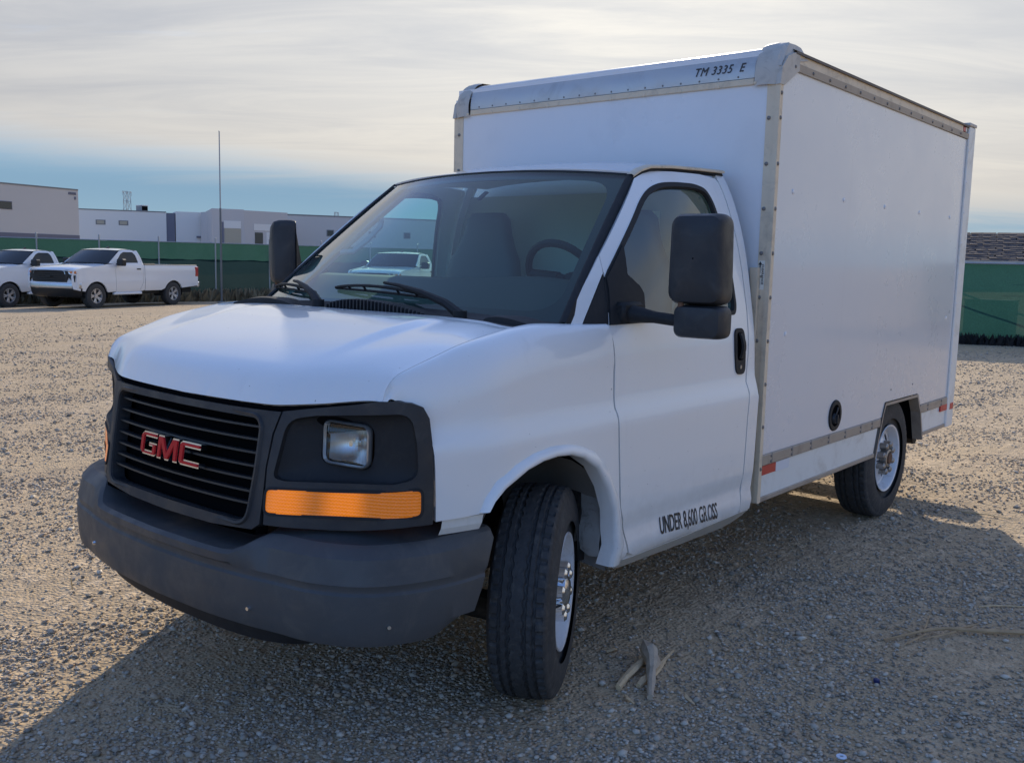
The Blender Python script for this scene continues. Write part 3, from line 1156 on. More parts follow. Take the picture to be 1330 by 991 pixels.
ro = [(0, -1+2*i/24) for i in range(25)]+[(i/14, 1) for i in range(1, 15)]+[(1, 1-2*i/24) for i in range(1, 25)]+[(1-i/14, -1) for i in range(1, 14)]
roof_o = patch('roof', lambda a, b: roof(a/.7, b/.76), [(a*.7, b*.76) for a, b in ro], M['roof'], truck, res=.05, out=(0, 0, 1), depth=.025)
for sgn in (1, -1):
    path = []
    for (x, z, y) in [(-.80, 1.935, .728), (-.845, 1.962, .738), (-.91, 1.982, .747), (-1.06, 1.994, .757), (-1.27, 2.001, .770), (-1.485, 2.006, .782)][0 if sgn > 0 else 3:]:
        path.append((x, sgn*(y+.008), z+.002))
    rows = []
    for i, p in enumerate(path):
        rows.append([(p[0], p[1]-sgn*.026, p[2]+.010), (p[0], p[1], p[2]+.009), (p[0], p[1]+sgn*.009, p[2]+.003), (p[0], p[1]+sgn*.008, p[2]-.005), (p[0], p[1]-sgn*.010, p[2]-.008), (p[0], p[1]-sgn*.026, p[2]-.010)])
    MB().loft(rows).build('drip_rail', M['post'] if sgn > 0 else M['white'], roof_o, smooth=True, auto=50)
    rows = [[(p[0]+.004, p[1]-sgn*.004, p[2]-.007), (p[0]+.002, p[1]+sgn*.003, p[2]-.015), (p[0]-.004, p[1]-sgn*.010, p[2]-.021)] for p in path]
    MB().loft(rows).build('rail_seal', M['rubber'], roof_o)

# ------------------------------------------------------------------ windshield
wo = [(-1+2*i/30, 0) for i in range(31)]+[(1, i/12) for i in range(1, 13)]+[(1-2*i/30, 1) for i in range(1, 31)]+[(-1, 1-i/12) for i in range(1, 12)]
wo_s = [(a*.85, b*.85) for a, b in wo]
wss = lambda a, b: ws(a/.85, b/.85)
shield = patch('windshield', wss, wo_s, M['glass'], truck, res=.05, out=(1, 0, 1), depth=0)
hole = rounded([(-.80, .052), (-.3, .030), (.3, .030), (.80, .052), (.775, .80), (-.775, .80)], .13, 8, only=(0, 3, 4, 5))
patch('windshield_border', lambda a, b: (lambda p: (p[0]-.006, p[1], p[2]-.006))(wss(a, b)), wo_s, M['frit'], shield, holes=[hole], res=.04, out=(1, 0, 1), depth=0)
for sgn in (1, -1):       # mouldings up the pillars
    rows = []
    for i in range(15):
        v = i/14
        p = Vector(ws(sgn*1.0, v)); q = Vector(ws(sgn*.94, v))
        d = (p-q).normalized()
        o_ = Vector((.5, 0, .6)).normalized()
        rows.append([p-d*.022+o_*.003, p-d*.010+o_*.010, p+d*.008+o_*.008, p+d*.014-o_*.012])
    MB().loft(rows).build('pillar_moulding', M['plastic2'], shield, smooth=True)
rows = []
for i in range(31):
    u = -1+2*i/30
    p = Vector(ws(u, 1.0))
    rows.append([p+Vector((.009, 0, -.006)), p+Vector((.003, 0, .003)), p+Vector((-.012, 0, .006))])
MB().loft(rows).build('roof_moulding', M['rubber'], shield, smooth=True)

# ------------------------------------------------------------------ cowl and wipers
rows = []
for i in range(41):
    v = -1+2*i/40
    e = hood(1, v)
    y = v*.905
    g0 = ws(v*.998, 0.0)
    sy = 1
    a = Vector((e[0]+.006, e[1], e[2]-.012))
    b_ = Vector((e[0]-.012, e[1]*1.0, e[2]-.004))
    d_ = Vector((g0[0]+.01, g0[1], g0[2]+.004))
    c_ = b_.lerp(d_, .5)+Vector((0, 0, -.012))
    rows.append([a, b_, c_, d_, d_+Vector((-.03, 0, -.03))])
cowl = MB().loft(rows).build('cowl', M['plastic2'], truck, smooth=True, auto=50)


def hump(y0, y1, h, x0, x1, nm, skew=.5, fins=0):
    rows = []
    for i in range(25):
        t = i/24
        y = y0+(y1-y0)*t
        pr = math.sin(math.pi*t**skew)**.75 if 0 < t < 1 else 0
        rows.append([(x0+.02, y, 1.338), (x0+.012, y, 1.350+h*pr*.92), (x0-.012, y, 1.352+h*pr), (x1+.02, y, 1.352+h*pr*.9), (x1, y, 1.34)])
    o = MB().loft(rows).build(nm, M['plastic2'], cowl, smooth=True, auto=55)
    for k in range(fins):
        t = (k+1.5)/(fins+2)
        y = y0+(y1-y0)*t
        pr = math.sin(math.pi*t**skew)**.75
        z = 1.352+h*pr
        MB().box(x0+.008, x0+.024, y-.003, y+.003, 1.343, z-.002).build('vent_fin', M['plastic'], o)
    return o


hump(-.22, .47, .058, .035, -.07, 'cowl_vent', .62, 30)
hump(.66, .905, .030, .02, -.10, 'cowl_end', .6)
hump(-.90, -.40, .042, .03, -.07, 'cowl_end', 1.15)
ring = []
for i in range(25):
    t = 2*math.pi*i/24
    ring.append((.012+.032*math.cos(t), .625+.085*math.sin(t), 1.372-.03*math.cos(t)*.5+.004))


def wp(u, v, h):
    p = Vector(ws(u, v))
    n = Vector((.63, .0, .77))
    return p+n*h


for (ub, ua, ue, va, ve, vb) in ((.577, -.329, .377, .087, .057, -.05), (-.30, -1.0, -.46, .105, .05, -.05)):
    arm = MB()
    um = (ua+ue)/2+.02
    vm = (va+ve)/2+.022
    base = wp(ub, vb, .035)
    mid = wp(ub*.55+um*.45, vb*.45+vm*.55, .062)
    tip = wp(um, vm, .042)
    pts = [base, base.lerp(mid, .35)+Vector((0, 0, .012)), mid, mid.lerp(tip, .6)+Vector((0, 0, .004)), tip]
    arm.tube(pts, [.021, .017, .012, .008, .006], 8)
    arm.cyl(base-Vector((0, 0, .03)), base+Vector((0, 0, .016)), .026, 12)
    w = arm.build('wiper', M['plastic2'], truck, smooth=True)
    bl = MB()
    n = 12
    line = [wp(ua+(ue-ua)*i/n, va+(ve-va)*i/n, .008) for i in range(n+1)]
    bl.tube(line, .0055, 6)
    spine = [wp(ua+(ue-ua)*i/n, va+(ve-va)*i/n, .012+.026*math.sin(math.pi*i/n)**.8) for i in range(n+1)]
    bl.tube(spine, .0065, 6)
    for i in (2, 4, 8, 10):
        bl.tube([line[i], spine[i]], .005, 6)
    bl.build('wiper_blade', M['plastic2'], w, smooth=True)

# ------------------------------------------------------------------ grille, lamp surrounds
def fo(d):
    def S(s_, z):
        p = fascia(s_, z)
        h = 1e-3
        a = Vector(fascia(s_+h, z))-Vector(fascia(s_-h, z)); b = Vector(fascia(s_, z+h))-Vector(fascia(s_, z-h))
        n_ = a.cross(b).normalized()
        if n_.x < 0:
            n_ = -n_
        return tuple(Vector(p)+n_*d)
    return S


GO = rounded([(-.442, 1.062), (.442, 1.062), (.440, .90), (.428, .735), (-.428, .735), (-.440, .90)], .045, 6, only=(0, 1, 3, 4))
GOUT = [(.522, 1.092), (.499, 1.02), (.489, .914), (.493, .808), (.492, .735), (.462, .714), (.26, .700), (0, .697), (-.26, .700), (-.462, .714), (-.492, .735), (-.493, .808), (-.489, .914), (-.499, 1.02), (-.522, 1.092), (-.26, 1.088), (0, 1.087), (.26, 1.088)]
grille = patch('grille', fo(.006), GOUT, M['plastic'], truck, holes=[GO], res=.035, out=(1, 0, 0), depth=.045, gap=.002)
# rolled inner rim of the opening
rows = []
G1 = dens(GO, .03)
G2 = inset(GO, -.018)
GA = GO+[GO[0]]
GB = G2+[G2[0]]
for (s1, z1), (s2, z2) in zip(GA, GB):
    rows.append([fo(.005)(s2, z2), fo(.014)(s2*.7+s1*.3, z2*.7+z1*.3), fo(.012)(s2*.2+s1*.8, z2*.2+z1*.8), fo(-.004)(s1, z1)])
MB().loft(rows).build('grille_rim', M['plastic'], grille, smooth=True)
rows = []
for i in range(21):
    s_ = -.475+.95*i/20
    rows.append([fo(0)(s_, .70)]+[fo(-.055)(s_, z) for z in (.70, .90, 1.085)]+[fo(0)(s_, 1.085)])
rows = [[fo(.0)(-.476, z) for z in (.70, .70, .90, 1.085, 1.085)]]+rows+[[fo(.0)(.476, z) for z in (.70, .70, .90, 1.085, 1.085)]]
if True:
    pass
MB().loft(rows).build('grille_backing', M['void'], grille)
bar_z = [1.031, .990, .948, .906, .866, .826, .788]
for k, z0 in enumerate(bar_z):
    rows = []
    for i in range(25):
        s_ = -.450+.90*i/24
        z = z0+.004*(s_/.45)**2
        rows.append([fo(-.040)(s_, z+.004), fo(-.012)(s_, z+.006), fo(-.004)(s_, z+.003), fo(-.004)(s_, z-.003), fo(-.014)(s_, z-.006), fo(-.040)(s_, z-.005)])
    MB().loft(rows).build('grille_bar', M['grille'], grille, smooth=True, auto=50)
# three block letters with bright edges
def block(polys, s0, z0, sx, sz):
    ch, rd = MB(), MB()
    for pl in polys:
        pl = [(s0+a*sx, z0+b*sz) for a, b in pl]
        n = len(pl)
        f0, f1, b0 = fo(.026), fo(.030), fo(.002)
        ch.prism(pl, f0, b0)
        rd.prism(inset(pl, .005), f1, fo(.02))
    return ch, rd


GL = [(.18, 0), (.92, 0), (1, .10), (1, .56), (.52, .56), (.52, .40), (.76, .40), (.76, .20), (.24, .20), (.24, .78), (1, .78), (1, 1), (.16, 1), (0, .84), (0, .16)]
ML = [(0, 0), (.20, 0), (.20, .60), (.42, .0), (.58, .0), (.80, .60), (.80, 0), (1, 0), (1, 1), (.72, 1), (.50, .42), (.28, 1), (0, 1)]
CL = [(.12, 0), (1, 0), (1, .24), (.24, .24), (.24, .76), (1, .76), (1, 1), (.12, 1), (0, .88), (0, .12)]
for pl, s0, w_, zz0 in ((GL, -.186, .106, .866), (ML, -.070, .128, .865), (CL, .067, .119, .865)):
    ch, rd = block([pl], s0, zz0, w_, .080)
    b0_ = ch.build('badge_letter', M['chrome'], grille)
    rd.build('letter_face', M['red'], b0_)

SO = [(.524, 1.094), (.637, 1.112), (.76, 1.130), (.855, 1.148), (.91, 1.151), (.955, 1.146), (.990, 1.134), (1.012, 1.098), (1.026, 1.02), (1.035, .935), (1.041, .85), (1.043, .766), (.98, .766), (.919, .759), (.80, .742), (.721, .736), (.60, .734), (.503, .735), (.496, .808), (.490, .914), (.501, 1.02)]
RC = rounded([(.545, 1.069), (.64, 1.087), (.955, 1.114), (.976, 1.02), (.987, .915), (.912, .896), (.70, .884), (.561, .878), (.517, .884)], .05, 5, only=(0, 2, 4, 8))
TL = rounded([(.498, .851), (.711, .860), (.864, .871), (.999, .884), (1.003, .797), (.869, .787), (.67, .776), (.503, .771)], .022, 4, only=(0, 3, 4, 7))
LAMP = rounded([(.652, 1.078), (.812, 1.066), (.815, .928), (.662, .940)], .03, 6)
for mir in (False, True):
    mm = (lambda p: (p[0], -p[1], p[2])) if mir else (lambda p: p)
    sur = patch('headlight_surround', fo(.004), SO, M['plastic'], truck, holes=[RC, TL], res=.03, out=(1, 0, 0), depth=.03, mir=mir, gap=.002)
    # dished bezel
    cx, cz = .735, 1.003
    rows = []
    LA = [LAMP[int(i*len(LAMP)/48)] for i in range(48)]
    RCd = dens(RC, .01)
    def near_dir(poly, ang):
        best = None
        for p in poly:
            a = math.atan2((p[1]-cz)*1.6, p[0]-cx)
            d = abs((a-ang+math.pi) % (2*math.pi)-math.pi)
            if best is None or d < best[0]:
                best = (d, p)
        return best[1]
    LPd = dens(LAMP, .004)
    for i in range(72):
        an = -math.pi+2*math.pi*i/72
        o_ = near_dir(RCd, an); l_ = near_dir(LPd, an)
        row = [fo(.002)(*o_), fo(-.012)(o_[0]*.97+l_[0]*.03, o_[1]*.97+l_[1]*.03)]
        for w in (.15, .4, .7, .93):
            row.append(fo(-.012-.030*w**.7)(o_[0]*(1-w)+l_[0]*w, o_[1]*(1-w)+l_[1]*w))
        row.append(fo(-.066)(*l_))
        rows.append([mm(p) for p in row])
    MB().loft(rows+[rows[0]]).build('lamp_bezel', M['plastic2'], sur, smooth=True, auto=35)
    lamp = patch('headlight', lambda a, b: fo(-.030-.35*((a-.735)**2+(b-1.003)**2))(a, b), inset(LAMP, .012), M['clear'], sur, res=.02, out=(1, 0, 0), mir=mir, depth=0)
    patch('reflector', lambda a, b: fo(-.105+9.0*((a-.735)**2+(b-1.003)**2))(a, b), inset(LAMP, .010), M['reflector'], lamp, res=.012, out=(1, 0, 0), mir=mir, depth=0)
    bulb = MB().cyl(mm(fo(-.10)(.735, 1.003)), mm(fo(-.06)(.735, 1.003)), .012, 10, r2=.009).build('bulb', M['chrome'], lamp)
    rows = []
    A = LAMP+[LAMP[0]]; B = inset(LAMP, .009); B = B+[B[0]]
    for p, q in zip(A, B):
        mid = ((p[0]+q[0])/2, (p[1]+q[1])/2)
        rows.append([mm(fo(-.050)(*p)), mm(fo(-.026)(*p)), mm(fo(-.020)(*mid)), mm(fo(-.032)(*q))])
    MB().loft(rows).build('lamp_ring', M['lens'], lamp, smooth=True, auto=40)
    tl = patch('turn_signal', fo(.007), inset(TL, .003), M['amber'], sur, res=.03, out=(1, 0, 0), mir=mir, depth=.03)
    rows = []
    A = inset(TL, -.004); A = A+[A[0]]; B = inset(TL, .005); B = B+[B[0]]
    for p, q in zip(A, B):
        rows.append([mm(fo(.004)(*p)), mm(fo(.009)(*p)), mm(fo(.009)(*q)), mm(fo(-.01)(*q))])
    MB().loft(rows).build('lens_frame', M['plastic2'], sur)
    # pale metal filler under the fender corner
    f_ = MB()
    rows = [[mm((x, side_y(x, .8)-d, z)) for d, z in ((.012, .772), (.018, .742), (.03, .72))] for x in (.375, .42, .47, .52)]
    f_.loft(rows)
    f_.build('valance_filler', M['skirt'], truck)

# ------------------------------------------------------------------ front bumper
BP = [(0, .955), (.25, .945), (.47, .918), (.60, .890), (.70, .872), (.785, .840), (.86, .795), (.92, .728), (.962, .645), (.990, .555), (1.004, .46), (1.008, .335)]
bs_ = [0]
for i in range(1, len(BP)):
    bs_.append(bs_[-1]+math.hypot(BP[i][0]-BP[i-1][0], BP[i][1]-BP[i-1][1]))
BY = [(s_, p[0]) for s_, p in zip(bs_, BP)]
BX = [(s_, p[1]) for s_, p in zip(bs_, BP)]
SM = bs_[-1]


def bplan(s_, d):
    sg = 1 if s_ >= 0 else -1
    a = abs(s_)
    y, x = lut(BY, a), lut(BX, a)
    h = .004
    ty = lut(BY, min(SM, a+h))-lut(BY, max(0, a-h)); tx = lut(BX, min(SM, a+h))-lut(BX, max(0, a-h))
    L = math.hypot(tx, ty)
    nx, ny = ty/L, -tx/L
    if a < 1e-6:
        nx, ny = 1, 0
    return (x+nx*d, sg*(y+ny*d))


def sm(x, a, b):
    t = max(0, min(1, (x-a)/(b-a)))
    return t*t*(3-2*t)


rows = []
NB = 72
for i in range(NB+1):
    s_ = -SM+2*SM*i/NB
    a = abs(s_)
    up_ = sm(a, .40, .56)
    en = sm(a, SM-.30, SM)
    zc = .648+.066*up_+.006*en
    d_c = .022-.058*up_+.020*en
    zb = .408+.055*en
    prof = [(d_c-.26, zc+.034*up_-.004), (d_c-.11, zc-.004+.022*up_), (d_c-.045, zc-.001), (d_c-.022, zc), (d_c-.004, zc-.010), (d_c*.55+.004, zc-.035), (.003, .604), (-.002, .588), (-.001, .581), (.006, .573), (.008, .545), (.005, .47), (.000, zb+.022), (-.006, zb+.006), (-.020, zb), (-.16, zb+.010)]
    sg_ = 1 if s_ > 0 else -1
    rows.append([(*bplan(s_-sg_*en*.125*max(0, min(1, (.68-z)/.28)), d), z) for d, z in prof])
for sgn, idx in ((-1, 0), (1, -1)):
    r_ = rows[idx]
    e = [(x-.012, y-sgn*.010, z) for x, y, z in r_]
    e2 = [(x-.016, y-sgn*.05, z*.96+.022) for x, y, z in r_]
    if sgn < 0:
        rows = [e2, e]+rows
    else:
        rows = rows+[e, e2]
bump_o = MB().loft(rows).build('bumper', M['bumper'], truck, smooth=True, auto=27)
for s_ in (.50, -.50, .985, -.985):
    p = bplan(s_, .004); q = bplan(s_, .014)
    z = .478
    MB().cyl((*p, z), (*q, z), .0085, 12, r2=.006).build('bumper_rivet', M['chrome'], bump_o)
p0 = .34
rows = []
for i in range(25):
    s_ = -.74+1.48*i/24
    k = 1-(s_/.74)**6
    rows.append([(*bplan(s_, -.05), .42), (*bplan(s_, -.075), .40-.065*k), (*bplan(s_, -.10), .392-.065*k), (*bplan(s_, -.16), .42)])
MB().loft(rows).build('air_dam', M['plastic2'], truck, smooth=True, auto=50)

# ------------------------------------------------------------------ wheels
def tyre_mesh(name, Rt=.387, W_=.122, rim_r=.212, na=300):
    ws_ = [-.094, -.108, -.120, -.123, -.121, -.117, -.113, -.108, -.102, -.097]
    prof0 = {-.094: .214, -.108: .222, -.120: .255, -.123: .285, -.121: .315, -.117: .338, -.113: .352, -.108: .363, -.102: .3725, -.097: .3775}
    tread = [-.0915, -.085, -.078, -.071, -.0665, -.063, -.0595, -.055, -.047, -.039, -.0325, -.029, -.0255, -.021, -.013, -.006]
    lat = ws_+tread+[0]+[-t for t in reversed(tread)]+[-t for t in reversed(ws_)]
    rows = []
    for i in range(na):
        th = 2*math.pi*i/na
        row = []
        zig = (1 if (i//3) % 2 else -1)
        for k, w in enumerate(lat):
            a = abs(w)
            dw = 0
            if -a in prof0:
                r = prof0[-a]
                if .33 < r < .376 and (i % 6) < 2:
                    r -= .0045
                if abs(r-.255) < .001 or abs(r-.285) < .001:
                    r += 0
            else:
                r = .387-.0075*(a/.0915)**2.2
                if .0545 < a < .0705:
                    if .0590 < a < .0670:
                        r -= .010
                    dw = .0016*zig
                elif .0205 < a < .0345:
                    if .0250 < a < .0330:
                        r -= .010
                    dw = .0028*zig
                elif a > .0705 and (i % 6) < 2:
                    r -= .007
                elif a < .0545 and (i % 6 == (2 if w > 0 else 5)) and a > .010:
                    r -= .0045
            row.append((math.cos(th)*r, (w+dw)*.94, math.sin(th)*r))
        rows.append(row)
    mb = MB().loft(rows+[rows[0]])
    o = mb.build(name, M['tyre'], None, smooth=True, auto=32)
    me = o.data
    bpy.data.objects.remove(o)
    return me


TYRE = tyre_mesh('tyre')


def rim_mesh():
    """outer face towards +y"""
    prof = [(-.10, .212), (-.085, .200), (-.02, .190), (.055, .190), (.075, .199), (.088, .205), (.098, .211), (.102, .216), (.106, .2135), (.102, .204), (.092, .199), (.070, .194), (.052, .186)]
    mb = MB().lathe(prof, 56)
    # disc with eight D-shaped holes: rows in radius, skipping hole cells
    na = 96
    rad = [.187, .180, .174, .160, .144, .130, .112, .092, .060]
    hgt = [.050, .044, .042, .044, .049, .055, .066, .070, .070]
    v, f = [], []
    for r, h in zip(rad, hgt):
        for i in range(na):
            t = 2*math.pi*i/na
            v.append((math.cos(t)*r, h, math.sin(t)*r))
    for k in range(len(rad)-1):
        for i in range(na):
            ph = (i % 24)
            if (k == 2 and 9 <= ph < 15) or (k == 3 and 8 <= ph < 16) or (k == 4 and 9 <= ph < 15):
                continue
            f.append((k*na+i, k*na+(i+1) % na, (k+1)*na+(i+1) % na, (k+1)*na+i))
    mb.put(v, f)
    o = mb.build('rim', M['rim'], None, smooth=True, auto=35)
    me = o.data
    bpy.data.objects.remove(o)
    return me


RIM = rim_mesh()


def hub_mesh(front):
    mb = MB()
    nl = 8
    if front:
        mb.lathe([(.050, .150), (.060, .146), (.064, .130), (.066, .110), (.070, .072), (.105, .066), (.122, .058), (.132, .040), (.136, .0005)], 48)
    else:
        mb.lathe([(.048, .122), (.056, .118), (.060, .105), (.064, .062), (.110, .060), (.124, .056), (.128, .046), (.120, .042), (.118, .0005)], 48)
    for k in range(nl):
        t = 2*math.pi*(k+.5)/nl
        c_, s_ = math.cos(t)*.088, math.sin(t)*.088
        mb.cyl((c_, .05, s_), (c_, .122, s_), .0225, 14, r2=.0205)
        mb.cyl((c_, .122, s_), (c_, .130, s_), .0205, 14, r2=.012)
    o = mb.build('hub', None, None, smooth=True, auto=35)
    me = o.data
    me.materials.append(M['chrome'] if front else M['hubsteel'])
    bpy.data.objects.remove(o)
    return me


HUBF, HUBR = hub_mesh(True), hub_mesh(False)
drum = MB().cyl((0, -.09, 0), (0, .035, 0), .165, 28)
drum.cyl((0, .035, 0), (0, .05, 0), .120, 28)
DR = drum.build('brake_drum', M['void'], None)
DRM = DR.data
bpy.data.objects.remove(DR)
capm = MB().cyl((0, .112, 0), (0, .134, 0), .038, 24, r2=.034).build('hub_cap', M['rust'], None)
CAPM = capm.data
bpy.data.objects.remove(capm)
WB = 3.531
STEER = R(28)
for (x, y, front) in ((-.062, .875, True), (-.062, -.875, True), (-WB, .858, False), (-WB, -.858, False)):
    rz = (STEER if front else 0.0)+(math.pi if y < 0 else 0.0)
    wh = share('wheel', DRM, truck, (x, y, .385), (0, 0, rz))
    share('tyre', TYRE, wh, (0, 0, 0), (0, R(11 if front else 47), 0))
    share('rim', RIM, wh, (0, 0, 0), (0, R(20 if front else 88), 0))
    share('hub', HUBF if front else HUBR, wh, (0, -.012, 0), (0, R(5), 0))
    if not front:
        share('hub_cap', CAPM, wh, (0, -.012, 0))
    vs = MB().cyl((.201, .085, 0), (.178, .118, .012), .004, 8)
    vs.build('valve_stem', M['rubber'], wh)

# wheel-house liners
for sgn in (1, -1):
    rows = []
    for i in range(19):
        t = R(14)+R(176)*i/18
        r_ = .475 if True else .5
        x = .02+math.cos(t)*r_*.88
        z = .47+math.sin(t)*r_*.90
        x = max(-.375, min(.42, x))
        rows.append([(x, sgn*.962, z), (x, sgn*.80, z+.015), (x*.96, sgn*.60, z+.01), (x*.90, sgn*.47, z-.03)])
    MB().loft(rows).build('wheel_liner', M['hood_liner'], truck, smooth=True, auto=60)
    # crinkled splash flap hanging behind the wheel
    rows = []
    for i in range(9):
        t = i/8
        z = .86-.40*t
        rows.append([(-.350+.007*math.sin(i*1.9+j*.8)+.010*t, sgn*(.955-.050*j), z+.012*math.sin(j*2.3+i*.4)) for j in range(7)])
    MB().loft(rows).build('splash_flap', M['flap'], truck, smooth=True, auto=25)

# ------------------------------------------------------------------ chassis
ch = MB()
for sgn in (1, -1):
    ch.box(-4.55, .55, sgn*.43-.04, sgn*.43+.04, .42, .60)
for x in (.40, -.55, -1.5, -2.5, -3.1, -3.9, -4.4):
    ch.box(x-.05, x+.05, -.40, .40, .44, .56)
ch.build('chassis_frame', M['frame'], truck)
ax = MB().cyl((-WB, -.80, .385), (-WB, .80, .385), .055, 14)
ax.lathe([(-.20, .05), (-.12, .15), (0, .19), (.12, .15), (.20, .05)], 20, 'y', (-WB, 0, .385))
ax.build('rear_axle', M['frame'], truck, smooth=True)
fx = MB().tube([(0, -.78, .30), (0, -.35, .26), (0, .35, .26), (0, .78, .30)], .055, 10)
fx.box(-.35, .45, -.42, .42, .30, .40)
fx.build('front_suspension', M['frame'], truck)
en = MB().box(-.30, .52, -.36, .36, .40, 1.02)
en.build('engine_block', M['frame'], truck)
MB().box(-1.50, -.36, -.88, .88, .46, .52).build('cab_floor', M['frame'], truck)
MB().box(-.38, -.34, -.86, .86, .42, 1.30).build('firewall', M['frame'], truck)
ex = MB().tube([(-2.9, .50, .40), (-3.75, .62, .52), (-4.12, .66, .44), (-4.30, .80, .43)], .035, 10)
ex.build('exhaust_pipe', M['frame'], truck, smooth=True)
fu = MB().bbox(-2.85, -1.75, -.90, -.50, .34, .60, .05)
fu.build('fuel_tank', M['frame'], truck)
mfl = MB().cyl((-4.32, .60, .405), (-4.32, .88, .405), .046, 16)
mfl.build('tow_tube', M['frame'], truck)

# ------------------------------------------------------------------ inside the cab
rows = []
for i in range(21):
    y = -.90+1.80*i/20
    hp = .02*math.exp(-((y-.45)/.22)**2)
    g0 = ws(max(-1, min(1, y/.907)), 0)
    rows.append([(g0[0]-.03, y, g0[2]-.02), (-.30, y, 1.43), (-.42, y, 1.487+hp), (-.52, y, 1.496+hp), (-.60, y, 1.470+hp), (-.64, y, 1.36), (-.58, y, 1.05), (-.50, y, .60)])
dash = MB().loft(rows).build('dashboard', M['dash'], truck, smooth=True, auto=50)
sw = MB()
cx, cy, cz = -.76, .43, 1.50
tl_ = R(32)
def swp(r, t):
    a, b = math.cos(t)*r, math.sin(t)*r
    return (cx-b*math.sin(tl_)*-1, cy+a, cz+b*math.cos(tl_))
ringp = [swp(.185, 2*math.pi*i/32) for i in range(33)]
sw.tube(ringp, .017, 8, cap=False)
for t in (R(10), R(170), R(270)):
    sw.tube([swp(.03, t), swp(.18, t)], [.03, .018], 6)
sw.tube([(cx, cy, cz), (cx+.28, cy, cz-.22)], .035, 8)
sw.build('steering_wheel', M['plastic2'], truck, smooth=True)
for y in (.45, -.45):
    prof = []
    rows = []
    for (z, hw, xf, th) in ((1.02, .25, -1.02, .20), (1.15, .26, -1.05, .19), (1.30, .265, -1.09, .17), (1.45, .255, -1.125, .15), (1.58, .225, -1.15, .135), (1.66, .175, -1.17, .125), (1.72, .150, -1.18, .12), (1.79, .135, -1.19, .11), (1.825, .10, -1.205, .08)):
        row = []
        for i in range(20):
            t = 2*math.pi*i/20
            c_, s_ = math.cos(t), math.sin(t)
            row.append((xf-th/2+th/2*math.copysign(abs(c_)**.6, c_), y+hw*math.copysign(abs(s_)**.6, s_), z))
        rows.append(row)
    st = MB().loft(rows, close=True)
    st.put(rows[-1], [tuple(range(20))])
    s0 = st.build('seat', M['seat'], truck, smooth=True, auto=60)
    MB().bbox(-1.15, -.62, y-.26, y+.26, .86, 1.04, .06).build('seat_cushion', M['seat'], s0, smooth=True)
MB().box(-1.30, -.62, -.30, .30, .52, .92).build('engine_cover', M['dash'], truck)
hl = MB()
rows = []
for i in range(11):
    b = -.93+1.86*i/10
    rows.append([(lambda p: (p[0], p[1]*.97, p[2]-.045))(roof(a, b)) for a in (.03, .2, .5, .8, 1.0)])
hl.loft(rows).build('headliner', M['interior'], truck, smooth=True)
bh = MB().prism([(sg_*(side_y(-1.48, z_)-.03), z_) for sg_, z_ in ((1, .52), (1, .9), (1, 1.3), (1, 1.6), (1, 1.8), (1, 1.93), (-1, 1.93), (-1, 1.8), (-1, 1.6), (-1, 1.3), (-1, .9), (-1, .52))], lambda y, z: (-1.470, y, z), lambda y, z: (-1.487, y, z))
bulk = bh.build('bulkhead', M['interior'], truck)
# white notice fixed to the bulkhead behind the driver
nt = MB().box(-1.4695, -1.4665, .265, .47, 1.655, 1.835).build('notice_board', M['sticker'], truck)
lettering('notice_lettering', 'EED', .060, (-1.4655, .275, 1.745), (0, 1, 0), (0, 0, 1), M['ink'], nt, .0006, bold=.002)
lettering('notice_lettering', 'OR TH', .046, (-1.4655, .272, 1.685), (0, 1, 0), (0, 0, 1), M['ink'], nt, .0006, bold=.0015)
p_ = Vector(ws(.10, .80))
MB().prism([(-.022, -.012), (.010, .016), (.022, .012), (-.008, -.018)], lambda a, b: tuple(p_+Vector((-.012-b*.7, a, b*1.2))), lambda a, b: tuple(p_+Vector((-.03-b*.7, a, b*1.2)))).build('mirror_mount', M['plastic2'], truck)
# grab handle on the far pillar
gh = MB().tube([(-.50, -.775, 1.60), (-.55, -.735, 1.605), (-.63, -.715, 1.665), (-.71, -.71, 1.735), (-.74, -.735, 1.765)], .014, 8)
gh.build('grab_handle', M['interior'], truck, smooth=True)
# interior pillar skins
for sgn in (1, -1):
    rows = []
    for i in range(9):
        v = i/8
        p = ws(sgn*.99, v)
        rows.append([(p[0]-.02, p[1], p[2]-.01), (p[0]-.05, p[1]-sgn*.05, p[2]-.02), (p[0]-.12, p[1]-sgn*.012, p[2]-.02)])
    MB().loft(rows).build('pillar_lining', M['interior'], truck, smooth=True)
# seat belt on the driver's B pillar
sb = MB().tube([(-1.40, .77, 1.82), (-1.36, .72, 1.62), (-1.25, .64, 1.30)], [.018, .018, .018], 4)
sb.build('seat_belt', M['interior'], truck)

